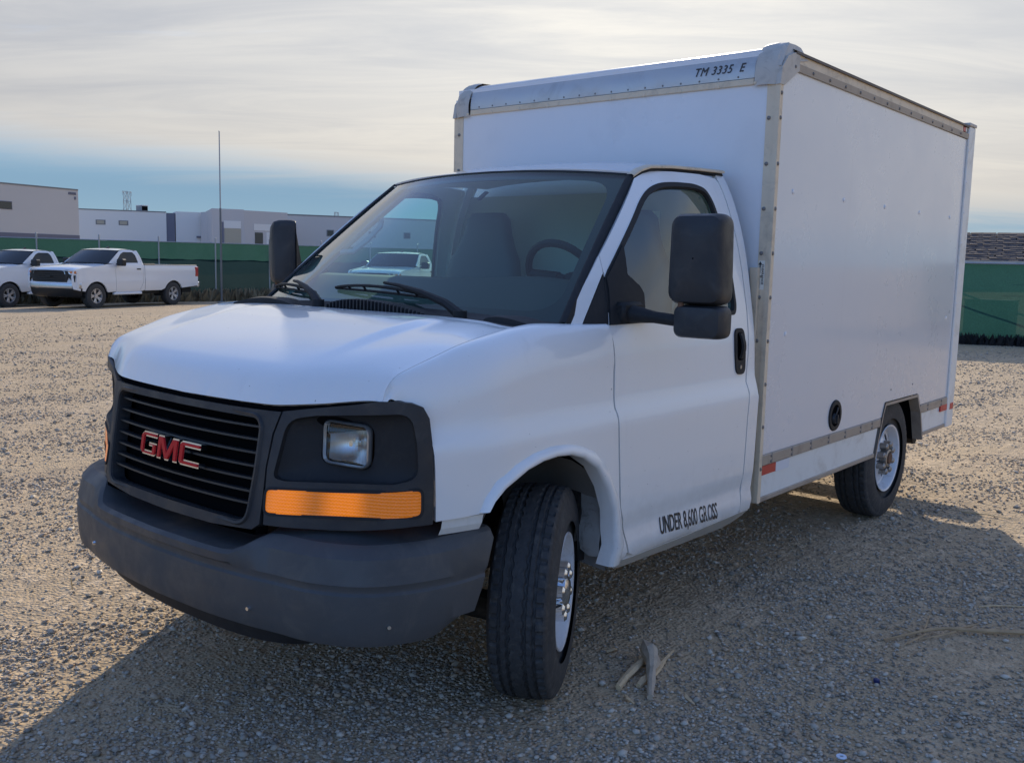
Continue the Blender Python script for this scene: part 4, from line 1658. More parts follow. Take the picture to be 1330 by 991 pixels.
# ------------------------------------------------------------------ mirrors
for sgn in (1, -1):
    ra_ = R(-31) if sgn < 0 else R(5)
    def t(p, px_=-.50, py_=1.23):
        a, b = p[0]-px_, sgn*(p[1]-py_)
        w_ = 1 if p[1] > 1.13 else 0
        c_, s_ = math.cos(ra_*w_), math.sin(ra_*w_)
        return (px_+a*c_-b*s_, sgn*py_+a*s_+b*c_, p[2])
    rows = []
    out_ = rounded([(1.138, 1.433), (1.352, 1.433), (1.342, 1.762), (1.142, 1.762)], .045, 6)
    cyy, czz = 1.245, 1.60
    if sgn < 0:
        out_ = rounded([(1.125, 1.425), (1.352, 1.425), (1.350, 1.56), (1.345, 1.67), (1.288, 1.755), (1.145, 1.765)], .04, 6)
    o2 = [(cyy+(a-cyy)*1.0, czz+(b-czz)*1.0) for a, b in out_]
    def ringm(k, x):
        return [t((x, cyy+(a-cyy)*k, czz+(b-czz)*k)) for a, b in out_]
    rows = [ringm(.955, -.556), ringm(.985, -.552), ringm(1.0, -.535), ringm(1.0, -.510), ringm(.985, -.470), ringm(.93, -.445), ringm(.80, -.434), ringm(.45, -.429), ringm(.02, -.428)]
    mr = MB().loft(rows, close=True).build('side_mirror', M['plastic'], truck, smooth=True, auto=42)
    MB().put(ringm(.955, -.549), [tuple(range(len(out_)))]).build('mirror_glass', M['chrome'], mr)
    lo = rounded([(1.160, 1.312), (1.358, 1.312), (1.358, 1.433), (1.160, 1.433)], .035, 5)
    c2, z2 = 1.259, 1.3725
    def r2(k, x):
        return [t((x, c2+(a-c2)*k, z2+(b-z2)*k)) for a, b in lo]
    l2 = MB().loft([r2(.94, -.545), r2(.99, -.535), r2(1, -.50), r2(.97, -.465), r2(.86, -.446), r2(.5, -.440), r2(.02, -.439)], close=True).build('convex_mirror', M['plastic'], mr, smooth=True, auto=42)
    MB().put(r2(.93, -.538), [tuple(range(len(lo)))]).build('convex_glass', M['chrome'], l2)
    ar = MB()
    secs = []
    for (x, y, z, a, b) in ((-.475, .955, 1.388, .050, .040), (-.470, 1.00, 1.386, .040, .032), (-.470, 1.08, 1.380, .028, .022), (-.475, 1.16, 1.374, .028, .022), (-.485, 1.23, 1.372, .034, .03), (-.49, 1.27, 1.372, .03, .028)):
        secs.append([t((x+a*math.cos(q), y, z+b*math.sin(q))) for q in [2*math.pi*i/14 for i in range(14)]])
    ar.loft(secs, close=True)
    ar.bbox(-.545, -.405, min(sgn*.935, sgn*.985), max(sgn*.935, sgn*.985), 1.352, 1.432, .012)
    ar.build('mirror_arm', M['plastic2'], mr, smooth=True, auto=40)
    pv = MB().cyl(t((-.462, 1.19, 1.40)), t((-.462, 1.19, 1.446)), .011, 10)
    pv.build('mirror_pivot', M['rust'], mr)

# ------------------------------------------------------------------ cargo box
BW, BX0, BX1 = 1.012, -1.56, -4.685
PX = lambda x, z: (x, BW-.006, z)
CUT = [(-3.140, .44), (-3.232, .700), (-3.268, .771), (-3.883, .769), (-3.968, .644), (-4.050, .44)]
up_panel = [(-1.59, .685), (-3.228, .685), (-3.268, .775), (-3.886, .773), (-3.94, .692), (-4.535, .692), (-4.535, 2.475), (-1.735, 2.484), (-1.59, 2.398)]
box = MB()
# core: roof, far wall, front and rear walls, floor
box.box(BX1+.03, BX0-.02, -BW+.012, BW-.10, 2.50, 2.555)
box.box(BX1+.03, BX0-.01, -BW, -BW+.02, .50, 2.50)
box.box(BX1+.01, BX1+.05, -BW+.03, BW-.06, .50, 2.50)
box.box(BX1+.04, BX0-.03, -BW+.03, BW-.30, .80, .86)
core = box.build('cargo_box', M['panel'], truck)
fr = MB().box(BX0-.016, BX0-.004, -.945, .952, .46, 2.41)
fr.build('front_panel', M['panel'], core)
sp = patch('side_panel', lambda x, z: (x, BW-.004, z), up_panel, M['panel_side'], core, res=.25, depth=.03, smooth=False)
sk1 = [(-1.60, .478), (-3.128, .478), (-3.176, .626), (-1.60, .630)]
sk2 = [(-4.030, .498), (-4.545, .498), (-4.540, .632), (-3.975, .628)]
for s_ in (sk1, sk2):
    patch('skirt_panel', lambda x, z: (x, BW-.006, z), s_, M['skirt'], core, res=.3, depth=.02, smooth=False)
# rub rail in short lengths with joints
xs = [-1.592, -1.70, -1.935, -2.17, -2.405, -2.64, -2.875, -3.06, -3.20]
for a, b in zip(xs, xs[1:]):
    MB().bbox(b+.002, a-.002, BW-.02, BW+.004, .631, .684, .004).build('rub_rail', M['rail'], core)
for a, b in ((-3.955, -4.11), (-4.11, -4.41), (-4.41, -4.545)):
    MB().bbox(b+.002, a-.002, BW-.02, BW+.004, .634, .690, .004).build('rub_rail', M['rail'], core)
MB().bbox(-3.14, -1.59, BW-.05, BW, .452, .478, .004).build('bottom_rail', M['rail'], core)
MB().bbox(-4.55, -4.05, BW-.05, BW, .470, .498, .004).build('bottom_rail', M['rail'], core)
# wheel opening trim and dark wheel box
tr = MB()
cpts = CUT
rows = []
for i, (x, z) in enumerate(cpts):
    nx, nz = [(-.02, .008), (-.018, .006), (-.010, -.018), (.012, -.018), (.016, -.004), (.018, .004)][i]
    rows.append([(x, BW+.003, z), (x+nx, BW+.003, z+nz), (x+nx, BW-.06, z+nz), (x, BW-.06, z)])
tr.loft(rows).build('wheel_opening_trim', M['rail'], core)
wbx = MB()
wbx.loft([[(x, BW-.05, z) for x, z in CUT], [(x, .40, z) for x, z in CUT]])
wbx.box(-4.03, -3.20, .38, .40, .55, .77)
wbx.build('wheel_box', M['void'], core)
MB().box(-3.84, -3.90, .60, .66, .60, .63).build('axle_bracket', M['skirt'], core)
# corner posts
po = MB()
po.box(BX0-.012, BX0, .953, BW, .455, 2.405)
po.box(-1.592, BX0, BW-.01, BW+.004, .455, 2.405)
po.box(BX0-.004, BX0+.004, .995, BW+.006, .458, 2.40)
po.build('corner_post', M['post'], core)
po = MB().box(BX0-.012, BX0, -BW, -.945, .455, 2.40)
po.box(-1.592, BX0-.001, -BW-.004, -BW+.01, .455, 2.40)
po.build('corner_post', M['post'], core)
br = MB().prism([(.925, 1.572), (.968, 1.572), (.962, .47), (.93, .47), (.955, 1.05), (.945, 1.40)], lambda y, z: (-1.535, y, z), lambda y, z: (-1.558, y, z))
br.build('cab_seal_strip', M['post'], core)
# rear frame
rf = MB()
rf.bbox(-4.690, -4.540, BW-.06, BW+.008, .468, 2.565, .006)
rf.bbox(-4.690, -4.540, -BW-.008, -BW+.06, .468, 2.565, .006)
rf.bbox(-4.688, -4.575, -BW+.06, BW-.06, 2.40, 2.56, .006)
rf.build('rear_frame', M['skirt'], core)
MB().bbox(-4.694, -4.532, BW-.068, BW+.014, 2.566, 2.588, .004).build('frame_cap', M['cast'], core)
MB().bbox(-4.694, -4.532, -BW-.014, -BW+.068, 2.566, 2.588, .004).build('frame_cap', M['cast'], core)
MB().bbox(-4.715, -4.69, BW-.03, BW, 2.528, 2.545, .003).build('door_hinge', M['rail'], core)
rb = MB().bbox(-4.98, -4.76, -.92, .84, .40, .50, .02)
rb.box(-4.80, -4.70, -.5, -.40, .42, .52)
rb.box(-4.80, -4.70, .40, .50, .42, .52)
rb.build('rear_step_bumper', M['frame'], truck)

# top side rails: lower flange with rivets, bright upper web, dark roof edge
for sgn in (1, -1):
    def rail_(nm, pts, m, x0=-1.70, x1=-4.535):
        MB().loft([[(x0, sgn*(BW+d), z) for d, z in pts], [(x1, sgn*(BW+d), z) for d, z in pts]], close=True).build(nm, m, core)
    rail_('top_rail', [(-.02, 2.478), (.006, 2.478), (.008, 2.512), (-.02, 2.514)], M['rail'])
    rail_('top_rail_web', [(-.02, 2.512), (.003, 2.512), (.001, 2.556), (-.03, 2.558)], M['post'], x1=-4.41)
    rail_('roof_edge', [(-.05, 2.556), (.012, 2.553), (.010, 2.566), (-.03, 2.584), (-.06, 2.588)], M['edge_dark'])
rec = MB().box(-4.53, -4.41, BW-.03, BW-.014, 2.51, 2.556)
rec.build('lamp_recess', M['void'], core)
ml = MB().bbox(-4.475, -4.42, BW-.014, BW+.002, 2.518, 2.550, .004).build('marker_lamp', M['tape_red'], core)
MB().bbox(-4.502, -4.478, BW-.014, BW+.003, 2.520, 2.552, .003).build('marker_bracket', M['sticker'], core)

# aluminium nose sheet across the front of the roof
rows = []
prof = [(-1.556, 2.436), (-1.556, 2.450), (-1.558, 2.475), (-1.565, 2.505), (-1.580, 2.535), (-1.605, 2.562), (-1.640, 2.580), (-1.69, 2.590), (-1.80, 2.594), (-2.4, 2.590), (-4.55, 2.566)]
for y in (-.885, -.44, 0, .44, .888):
    rows.append([(x, y, z) for x, z in prof])
nose = MB().loft(rows).build('roof_nose', M['alu'], core, smooth=True, auto=60)
MB().bbox(-1.575, -1.553, -.885, .888, 2.404, 2.434, .003).build('nose_flange', M['post'], nose)
# rest of the roof between sheet and side edges
for sgn in (1, -1):
    MB().loft([[(-1.75, sgn*.886, 2.592), (-4.55, sgn*.886, 2.565)], [(-1.75, sgn*(BW-.05), 2.586), (-4.55, sgn*(BW-.05), 2.580)]]).build('roof_sheet', M['alu'], core)
# cast corners
for sgn in (1, -1):
    y0, y1 = sgn*.893, sgn*(BW+.006)
    rows = []
    cp = [(-1.548, 2.396), (-1.547, 2.455), (-1.552, 2.485), (-1.564, 2.520), (-1.586, 2.552), (-1.622, 2.582), (-1.665, 2.600), (-1.74, 2.604), (-1.80, 2.60)]
    for (f_, dx) in ((0, 0), (.18, .004), (.5, .004)):
        rows.append([(x+dx, y0+(y1-y0)*f_, z+(.003 if f_ else 0)) for x, z in cp])
    # shoulder bevel to the side face
    rows.append([(x-.006, y0+(y1-y0)*.80, z-.002*(i > 3)) for i, (x, z) in enumerate(cp)])
    rows.append([(x-.026-(.015 if i > 2 else 0), y1, min(z, 2.47+.012*max(0, i-2))) for i, (x, z) in enumerate(cp)])
    cs = MB().loft(rows).build('cast_corner', M['cast'], core, smooth=True, auto=25)
    sidep = [(-1.55, 2.396), (-1.595, 2.396), (-1.745, 2.482), (-1.745, 2.55), (-1.70, 2.558), (-1.62, 2.53), (-1.565, 2.475)]
    MB().prism(sidep, lambda x, z: (x, y1+sgn*.002, z), lambda x, z: (x, y1-sgn*.02, z)).build('corner_cheek', M['cast'], cs)
    lobe = []
    for (f_, k) in ((.18, 0), (.40, .7), (.62, 1.0), (.84, .7), (.97, 0)):
        lobe.append([(-1.556-.10*q-.006+.030*k*math.sin(math.pi*q)*.6, y0+(y1-y0)*(f_*(1-.30*q)+.35*q*0+.30*q*.6), 2.478+.120*q+.026*k*math.sin(math.pi*min(1, q*1.02))) for q in [i/8 for i in range(9)]])
    MB().loft(lobe).build('corner_boss', M['cast'], cs, smooth=True, auto=60)
    for (yy, zz_) in ((.897, 2.411),):
        MB().cyl((-1.549, sgn*yy, zz_), (-1.543, sgn*yy, zz_), .009, 10, r2=.006).build('rivet', M['post'], cs)

# rivets: one mesh, many objects
rv = MB().lathe([(0, .0095), (.0035, .0088), (.006, .005), (.0068, .0004)], 10, 'y').build('rivet', M['rivet'], None, smooth=True)
RV = rv.data
bpy.data.objects.remove(rv)
rp = MB().lathe([(0, .0125), (.003, .0115), (.0055, .006), (.0062, .0004)], 12, 'y').build('rivet', M['panel'], None, smooth=True)
RVP = rp.data
bpy.data.objects.remove(rp)
rq = MB().lathe([(0, .0105), (.003, .0098), (.005, .005), (.0056, .0004)], 10, 'y').build('rivet', M['post'], None, smooth=True)
RVQ = rq.data
bpy.data.objects.remove(rq)
FRONT = (0, 0, -math.pi/2)       # +y of the rivet turned to face +x
for k in range(10):
    z = 2.045-.2035*k
    share('rivet', RV, core, (-1.576, BW+.004, z+.0), (0, 0, 0))
    if z > .9:
        share('rivet', RV, core, (BX0+.0005, .968, z), FRONT)
for z in (2.25, 2.36):
    share('rivet', RV, core, (-1.576, BW+.004, z), (0, 0, 0))
share('rivet', RV, core, (BX0+.0005, .968, 2.25), FRONT)
for k in range(6):
    share('rivet', RV, core, (BX0+.0005, -.975, 2.30-.2035*k), FRONT)
for y in [-.722+.2035*k for k in range(8)]:
    share('rivet', RVQ, core, (-1.5535, y, 2.412), FRONT)
for k in range(17):
    share('rivet', RV, core, (-1.557, -.818+.1015*k, 2.446), FRONT, (.55, .6, .55))
for k in range(14):
    x = -1.70-.2035*k
    if x > -4.5:
        share('rivet', RV, core, (x, BW+.007, 2.494), (0, 0, 0), (.9, .9, .9))
for x in (-1.776, -2.41, -3.027, -3.647, -4.279):
    share('rivet', RVP, core, (x, BW-.004, 1.933), (0, 0, 0))
for x in (-1.784, -4.382):
    share('rivet', RVP, core, (x, BW-.004, 1.255), (0, 0, 0))
for x in xs[1:-1]:
    for z in (.645, .671):
        share('rivet', RV, core, (x+.012, BW+.004, z), (0, 0, 0), (.8, .8, .8))
for x in (-4.11, -4.41):
    for z in (.648, .676):
        share('rivet', RV, core, (x+.012, BW+.004, z), (0, 0, 0), (.8, .8, .8))
for k in range(9):
    share('rivet', RVP, core, (-4.560, BW+.008, 2.40-.21*k), (0, 0, 0), (.7, .7, .7))
# small screws below the panel's lower edge
for x, z in ((-3.36, .845), (-3.767, .845)):
    share('rivet', RV, core, (x, BW-.004, z), (0, 0, 0), (.6, .6, .6))
# reflective tape
MB().box(-1.757, -1.606, BW-.004, BW-.0015, .584, .6285).build('reflector_tape', M['tape_red'], core)
MB().box(-1.912, -1.759, BW-.004, BW-.0018, .580, .6285).build('reflector_tape', M['tape_white'], core)
MB().box(-4.540, -4.392, BW-.004, BW+.0055, .597, .640).build('reflector_tape', M['tape_red'], core)
MB().box(-4.672, -4.598, BW+.006, BW+.0105, .594, .639).build('reflector_tape', M['tape_red'], core)
# fuel filler
ff = MB().lathe([(-.03, .062), (-.004, .062), (.004, .060), (.004, .082), (-.002, .086), (-.006, .086)], 32, 'y', (-2.477, BW, .781))
filler = ff.build('fuel_filler', M['plastic2'], core, smooth=True)
MB().cyl((-2.477, BW-.003, .781), (-2.477, BW-.0015, .781), .063, 24).build('filler_cup', M['void'], filler)
cp_ = MB().cyl((-2.467, BW-.001, .765), (-2.467, BW+.012, .765), .030, 18, r2=.026)
cp_.box(-2.472, -2.462, BW+.012, BW+.022, .742, .788)
cp_.tube([(-2.455, BW+.006, .77), (-2.47, BW+.014, .81), (-2.50, BW+.004, .822)], .004, 6)
cp_.build('filler_cap', M['plastic'], filler, smooth=True)
# lettering on the nose sheet
def nose_text(body, y, size, m):
    a = Vector((-1.5555, 0, 2.470)); b = Vector((-1.5645, 0, 2.512))
    return lettering('fleet_number', body, size, (-1.5555, y, 2.470), (0, 1, 0), (b-a), m, nose, .0015, shear=.28, xs=.86, bold=.0, spacing=1.12)
nose_text('TM 3335  E', .570, .058, M['ink_grey'])
# clearance sticker with arrow on the corner post
st_ = MB().box(BX0, BX0+.0012, .957, .989, 1.470, 1.604).build('clearance_sticker', M['sticker'], core)
ar_ = MB().prism([(.963, 1.548), (.969, 1.548), (.969, 1.585), (.976, 1.585), (.966, 1.601), (.956+.001, 1.585), (.963, 1.585)], lambda y, z: (BX0+.0022, y, z), lambda y, z: (BX0+.0005, y, z))
ar_.build('arrow', M['ink'], st_)
MB().box(BX0+.0005, BX0+.0022, .962, .968, 1.476, 1.520).build('arrow_tail', M['ink'], st_)
lettering('sticker_lettering', 'CLEARANCE', .0145, (BX0+.0016, .975, 1.588), (0, 0, -1), (0, 1, 0), M['ink'], st_, .0004, bold=.0003, xs=1.15)
lettering('sticker_lettering', "10'", .014, (BX0+.0016, .961, 1.526), (0, 1, 0), (0, 0, 1), M['ink'], st_, .0004, bold=.0003)

# ------------------------------------------------------------------ parked pickup trucks
M['pk_white'] = mat('pickup_white', (.82, .83, .84), .25, coat=1.0, var=.02, vscale=1.0)
M['pk_glass'] = mat('pickup_glass', (.018, .027, .033), .12, spec=.35)
M['pk_black'] = mat('pickup_black', (.012, .012, .013), .4)
M['pk_dark'] = mat('pickup_underside', (.012, .012, .012), .8)
M['pk_alloy'] = mat('pickup_alloy', (.60, .61, .63), .3, metal=.7)
M['pk_bump'] = mat('pickup_bumper_steel', (.55, .56, .58), .22, metal=.9)
M['pk_lamp'] = mat('pickup_lamp', (.62, .64, .66), .1, metal=.6, coat=1.0)
M['pk_amber'] = mat('pickup_amber', (.75, .20, .03), .3, coat=1.0)
M['pk_red'] = mat('pickup_tail_red', (.45, .015, .02), .25, coat=1.0)

PSIDE = [(.42, .90), (.50, .955), (.60, .985), (.80, .998), (.92, 1.0), (1.0, .985), (1.10, .99), (1.28, .985), (1.40, .955), (1.44, .930), (1.70, .845), (1.85, .775), (1.90, .735), (1.95, .66)]
PNOSE = [(-9, 0), (.45, 0), (.60, .012), (.75, .045), (.85, .085), (.93, .15)]


def ps(x, z):
    y = lut(PSIDE, z)-lut(PNOSE, x)
    if x < -2.13:
        y -= .02*max(0, (z-1.3)/.1)
    return (x, y, z)


def arch(cx, r, z0, n=14, zc=.40):
    pts = []
    a0 = math.asin((z0-zc)/r)
    for i in range(n+1):
        t = a0+(math.pi-2*a0)*i/n
        pts.append((cx+r*math.cos(t), zc+r*.96*math.sin(t)))
    return pts       # from +x side over the top to -x side


def make_pickup(label):
    t = thing('pickup_truck', label, 'pickup truck', group='white pickup trucks parked along the fence')
    for mir in (False, True):
        fa = arch(0, .475, .55)
        front = [(.86, .62), (.90, .80), (.90, 1.0), (.86, 1.17), (.80, 1.235), (.5, 1.285), (.1, 1.325), (-.30, 1.372), (-.52, 1.41), (-.80, 1.41), (-.83, 1.2), (-.84, .70), (-.84, .52), (-.50, .50)]+fa[::-1]+[(.70, .58)]
        fnd = patch('fender', ps, front, M['pk_white'], t, res=.09, mir=mir, gap=.006, depth=.05)
        door = [(-.80, 1.405), (-.83, 1.2), (-.84, .70), (-.84, .50), (-1.88, .50), (-2.06, .80), (-2.08, 1.2), (-2.07, 1.42), (-1.98, 1.72), (-1.90, 1.835), (-1.72, 1.875), (-1.45, 1.872), (-1.20, 1.835), (-.98, 1.70), (-.60, 1.435)]
        win = rounded([(-.93, 1.445), (-1.00, 1.54), (-1.22, 1.735), (-1.38, 1.80), (-1.80, 1.80), (-1.88, 1.70), (-1.93, 1.45)], .04, 3)
        dr = patch('door', ps, door, M['pk_white'], t, holes=[win], res=.09, mir=mir, gap=.006, depth=.03)
        patch('door_window', lambda x, z: (x, ps(x, z)[1]-.015, z), inset(win, -.01), M['pk_glass'], dr, res=.2, mir=mir, depth=0)
        sg = -1 if mir else 1
        MB().bbox(-1.96, -1.78, min(sg*.985, sg*1.005), max(sg*.985, sg*1.005), 1.23, 1.27, .006).build('door_handle', M['pk_black'], dr)
        mr = MB().bbox(-1.04, -.84, min(sg*1.00, sg*1.26), max(sg*1.00, sg*1.26), 1.35, 1.58, .035)
        mr.bbox(-.98, -.90, min(sg*.93, sg*1.05), max(sg*.93, sg*1.05), 1.37, 1.43, .01)
        mr.build('side_mirror', M['pk_black'], t)
        patch('cab_pillar', ps, [(-2.075, 1.41), (-1.985, 1.72), (-1.905, 1.84), (-1.96, 1.855), (-2.02, 1.84), (-2.10, 1.60), (-2.14, 1.40), (-2.14, .55), (-1.89, .50), (-2.068, .80), (-2.085, 1.2)], M['pk_white'], t, res=.1, mir=mir, depth=.04)
        ra = arch(-3.55, .475, .60)
        bed = [(-2.165, 1.36), (-2.165, .54), (-2.9, .55)]+[(-3.07, .58)]+[p for p in ra[::-1]][::-1][::-1][::1] if False else None
        bed = [(-2.165, 1.385), (-4.78, 1.385), (-4.83, 1.33), (-4.84, .95), (-4.82, .66), (-4.10, .60)]+ra[::-1]+[(-2.95, .53), (-2.165, .53)]
        bd = patch('bed_side', ps, bed, M['pk_white'], t, res=.1, mir=mir, gap=.004, depth=.06)
        MB().bbox(-4.80, -2.17, min(sg*.885, sg*.965), max(sg*.885, sg*.965), 1.375, 1.40, .01).build('bed_rail', M['pk_black'], bd)
        MB().bbox(-4.87, -4.70, min(sg*.86, sg*1.0), max(sg*.86, sg*1.0), .98, 1.33, .02).build('tail_lamp', M['pk_red'], t)
        MB().bbox(-2.0, -.75, min(sg*.88, sg*1.0), max(sg*.88, sg*1.0), .42, .50, .02).build('step_sill', M['pk_white'], t)
        # lamps
        MB().prism([(.52, .62), (.80, .62), (.985, .64), (.985, 1.17), (.80, 1.215), (.52, 1.225)], lambda y, z: (.895-.42*max(0, y-.62)**1.2, sg*y*.985, z), lambda y, z: (.45, sg*y*.95, z)).build('front_panel', M['pk_white'], t)
        MB().prism([(.60, 1.17), (.96, 1.19), (1.0, 1.09), (.64, 1.08)], lambda y, z: (.915-.42*max(0, y-.62)**1.2, sg*y*.985, z), lambda y, z: (.70, sg*y*.95, z)).build('headlamp', M['pk_lamp'], t)
        MB().prism([(.80, 1.165), (.975, 1.175), (.985, 1.10), (.80, 1.11)], lambda y, z: (.925-.42*max(0, y-.62)**1.2, sg*y*.99, z), lambda y, z: (.72, sg*y*.95, z)).build('turn_lamp', M['pk_amber'], t)
        MB().prism([(.70, 1.06), (.96, 1.05), (.95, .84), (.84, .90)], lambda y, z: (.935-.40*max(0, y-.62)**1.2, sg*y*.99, z), lambda y, z: (.72, sg*y*.95, z)).build('lamp_pocket', M['pk_black'], t)
    # hood, windshield, roof, rear glass
    rows = []
    for i in range(9):
        v = -1+i/4
        e = abs(v)**3
        rows.append([(.905-.10*v*v, v*.84, 1.20-.02*e), (.86-.10*v*v, v*.855, 1.25-.03*e), (.5-.03*v*v, v*.90, 1.318-.04*e), (-.1, v*.925, 1.375-.05*e), (-.52+.0*v, v*.935, 1.425-.03*e)])
    MB().loft(rows).build('hood', M['pk_white'], t, smooth=True)
    rows = []
    for i in range(9):
        v = -1+i/4
        k = 1-v*v
        rows.append([(-.62+.14*k, v*.90, 1.42), (-.90+.12*k, v*.845, 1.65+.01*k), (-1.18+.10*k, v*.755, 1.842+.015*k)])
    MB().loft(rows).build('windshield', M['pk_glass'], t, smooth=True)
    MB().loft([[(-.52, -.93, 1.425), (-.62, -.90, 1.415)], [(-.42, 0, 1.45), (-.47, 0, 1.42)], [(-.52, .93, 1.425), (-.62, .90, 1.415)]]).build('cowl', M['pk_black'], t)
    rows = []
    for i in range(9):
        v = -1+i/4
        k = 1-abs(v)**2.5
        rows.append([(-1.17+.10*k, v*.765, 1.845+.015*k), (-1.32+.08*k, v*.775, 1.868+.03*k), (-1.6, v*.775, 1.878+.038*k), (-1.93, v*.765, 1.865+.032*k), (-2.03, v*.755, 1.838+.02*k)])
    MB().loft(rows).build('roof', M['pk_white'], t, smooth=True)
    MB().loft([[(-2.03, -.75, 1.835), (-2.14, -.90, 1.40)], [(-2.03, .75, 1.835), (-2.14, .90, 1.40)]]).build('rear_window', M['pk_glass'], t)
    MB().box(-2.16, -2.12, -.93, .93, .55, 1.41).build('cab_back', M['pk_white'], t)
    an = MB().prism([(-1.42, 1.905), (-1.62, 1.905), (-1.60, 1.975)], lambda x, z: (x, .02, z), lambda x, z: (x, -.02, z))
    an.build('roof_antenna', M['pk_black'], t)
    # grille and bumper
    gr = MB().prism([(-.70, 1.185), (.70, 1.185), (.76, 1.08), (.66, .84), (-.66, .84), (-.76, 1.08)], lambda y, z: (.945-.08*y*y, y, z), lambda y, z: (.70, y, z)).build('grille', M['pk_black'], t)
    for z in (.90, .96, 1.02, 1.08, 1.14):
        MB().loft([[(.950-.08*y*y, y, z-.008), (.962-.08*y*y, y, z), (.950-.08*y*y, y, z+.008)] for y in (-.62, -.3, 0, .3, .62)]).build('grille_slat', M['pk_dark'], gr)
    MB().bbox(.955, .967, -.10, .10, .99, 1.02, .003).build('grille_badge', M['pk_black'], gr)
    pts = [(-1.0, .62), (-.86, .86), (-.45, .985), (0, 1.01), (.45, .985), (.86, .86), (1.0, .62)]
    MB().loft([[(x-.10, y, .84), (x-.01, y, .83), (x, y, .80)] for y, x in pts]).build('bumper_cap', M['pk_white'], t, smooth=True)
    MB().loft([[(x, y, .80), (x+.012, y, .77), (x+.004, y, .66), (x-.03, y, .635)] for y, x in pts]).build('front_bumper', M['pk_bump'], t, smooth=True)
    MB().loft([[(x-.03, y, .64), (x-.035, y*.97, .50), (x-.08, y*.93, .40), (x-.25, y*.9, .36)] for y, x in pts]).build('lower_valance', M['pk_black'], t, smooth=True)
    MB().bbox(-4.98, -4.86, -.96, .96, .60, .80, .03).build('rear_bumper', M['pk_bump'], t)
    MB().box(-4.86, -4.82, -.93, .93, .66, 1.385).build('tailgate', M['pk_white'], t)
    un = MB().box(-4.7, .75, -.78, .78, .42, .62)
    un.box(-4.78, -2.18, -.90, .90, .70, .76)
    un.build('underbody', M['pk_dark'], t)
    for (cx) in (0, -3.55):
        for sg in (1, -1):
            MB().lathe([(sg*.55, .50), (sg*.93, .50)], 24, 'y', (cx, 0, .42), R(-10), R(190)).build('wheel_house', M['pk_dark'], t)
    # wheels
    ty = MB().lathe([(-.12, .24), (-.13, .30), (-.125, .36), (-.11, .395), (-.09, .405), (.09, .405), (.11, .395), (.125, .36), (.13, .30), (.12, .235), (.10, .225)], 40)
    rm = MB().lathe([(.105, .232), (.118, .232), (.118, .222), (.06, .205), (-.10, .20)], 40)
    sp_ = MB()
    for k in range(5):
        a = 2*math.pi*k/5
        for da in (-.17, .17):
            c0 = Vector((math.cos(a+da*.5)*.05, .085, math.sin(a+da*.5)*.05)); c1 = Vector((math.cos(a+da)*.215, .108, math.sin(a+da)*.215))
            d = Vector((-math.sin(a), 0, math.cos(a)))*.022
            q = Vector((0, -.03, 0))
            sp_.put([c0-d, c0+d, c1+d, c1-d, c0-d+q, c0+d+q, c1+d+q, c1-d+q], [(0, 1, 2, 3), (7, 6, 5, 4), (0, 3, 7, 4), (1, 5, 6, 2)])
    sp_.cyl((0, .04, 0), (0, .10, 0), .062, 18)
    tyo = None
    for (x, y) in ((0, .86), (0, -.86), (-3.55, .86), (-3.55, -.86)):
        if tyo is None:
            wo_ = ty.build('wheel', M['tyre'], t, smooth=True, auto=40)
            r_ = rm.build('rim', M['pk_alloy'], wo_, smooth=True)
            s_ = sp_.build('spokes', M['pk_alloy'], wo_)
            bk = MB().cyl((0, -.02, 0), (0, .03, 0), .205, 24).build('brake_disc', M['pk_dark'], wo_)
            tyo = wo_
        else:
            wo_ = copy_tree(tyo, t)
        wo_.location = (x, y, .403)
        wo_.rotation_euler = (0, 0, 0 if y > 0 else math.pi)
    return t


pk = make_pickup('white pickup truck whose whole side shows, parked nearer to the camera')
pk.location = (-11.66, -27.40, gz(-11.66, -27.40))
pk.rotation_euler = (0, 0, R(19.6))
pk2 = copy_tree(pk)
pk2.location = (-10.25, -30.4, gz(-10.25, -30.4))
pk2.rotation_euler = (0, 0, R(19.9))
pk2['label'] = 'white pickup truck half hidden behind the other pickup, cut off by the photo edge'

# ------------------------------------------------------------------ screened fences
def fabric_mat(name, c0, c1, trans):
    m = bpy.data.materials.new(name)
    m.use_nodes = True
    g = G(m.node_tree)
    tc = g.add('ShaderNodeTexCoord').outputs['Object']
    n = g.noise(tc, 1.1, 6, .65, .5)
    weave = g.noise(tc, 45, 2, .5)
    c = g.mix(n, (*c0, 1), (*c1, 1))
    c = g.mix(g.ramp(weave, .3, .7, 0.0, .35), c, (c0[0]*.5, c0[1]*.5, c0[2]*.5, 1))
    d = g.add('ShaderNodeBsdfDiffuse', {0: c})
    tl = g.add('ShaderNodeBsdfTranslucent', {0: c})
    mx = g.add('ShaderNodeMixShader', {0: .35, 1: d, 2: tl})
    tr = g.add('ShaderNodeBsdfTransparent', {0: (.9, 1, .97, 1)})
    mx = g.add('ShaderNodeMixShader', {0: trans, 1: mx, 2: tr})
    g.add('ShaderNodeOutputMaterial', {0: mx})
    return m


M['screen'] = fabric_mat('green_screen_cloth', (.034, .098, .078), (.050, .132, .105), .02)
M['screen_dark'] = fabric_mat('dark_screen_cloth', (.020, .044, .047), (.030, .062, .064), .012)
M['screen2'] = fabric_mat('green_mesh_cloth', (.022, .082, .072), (.036, .115, .098), .05)
M['galv'] = mat('galvanised_steel', (.38, .39, .40), .5, metal=.6)


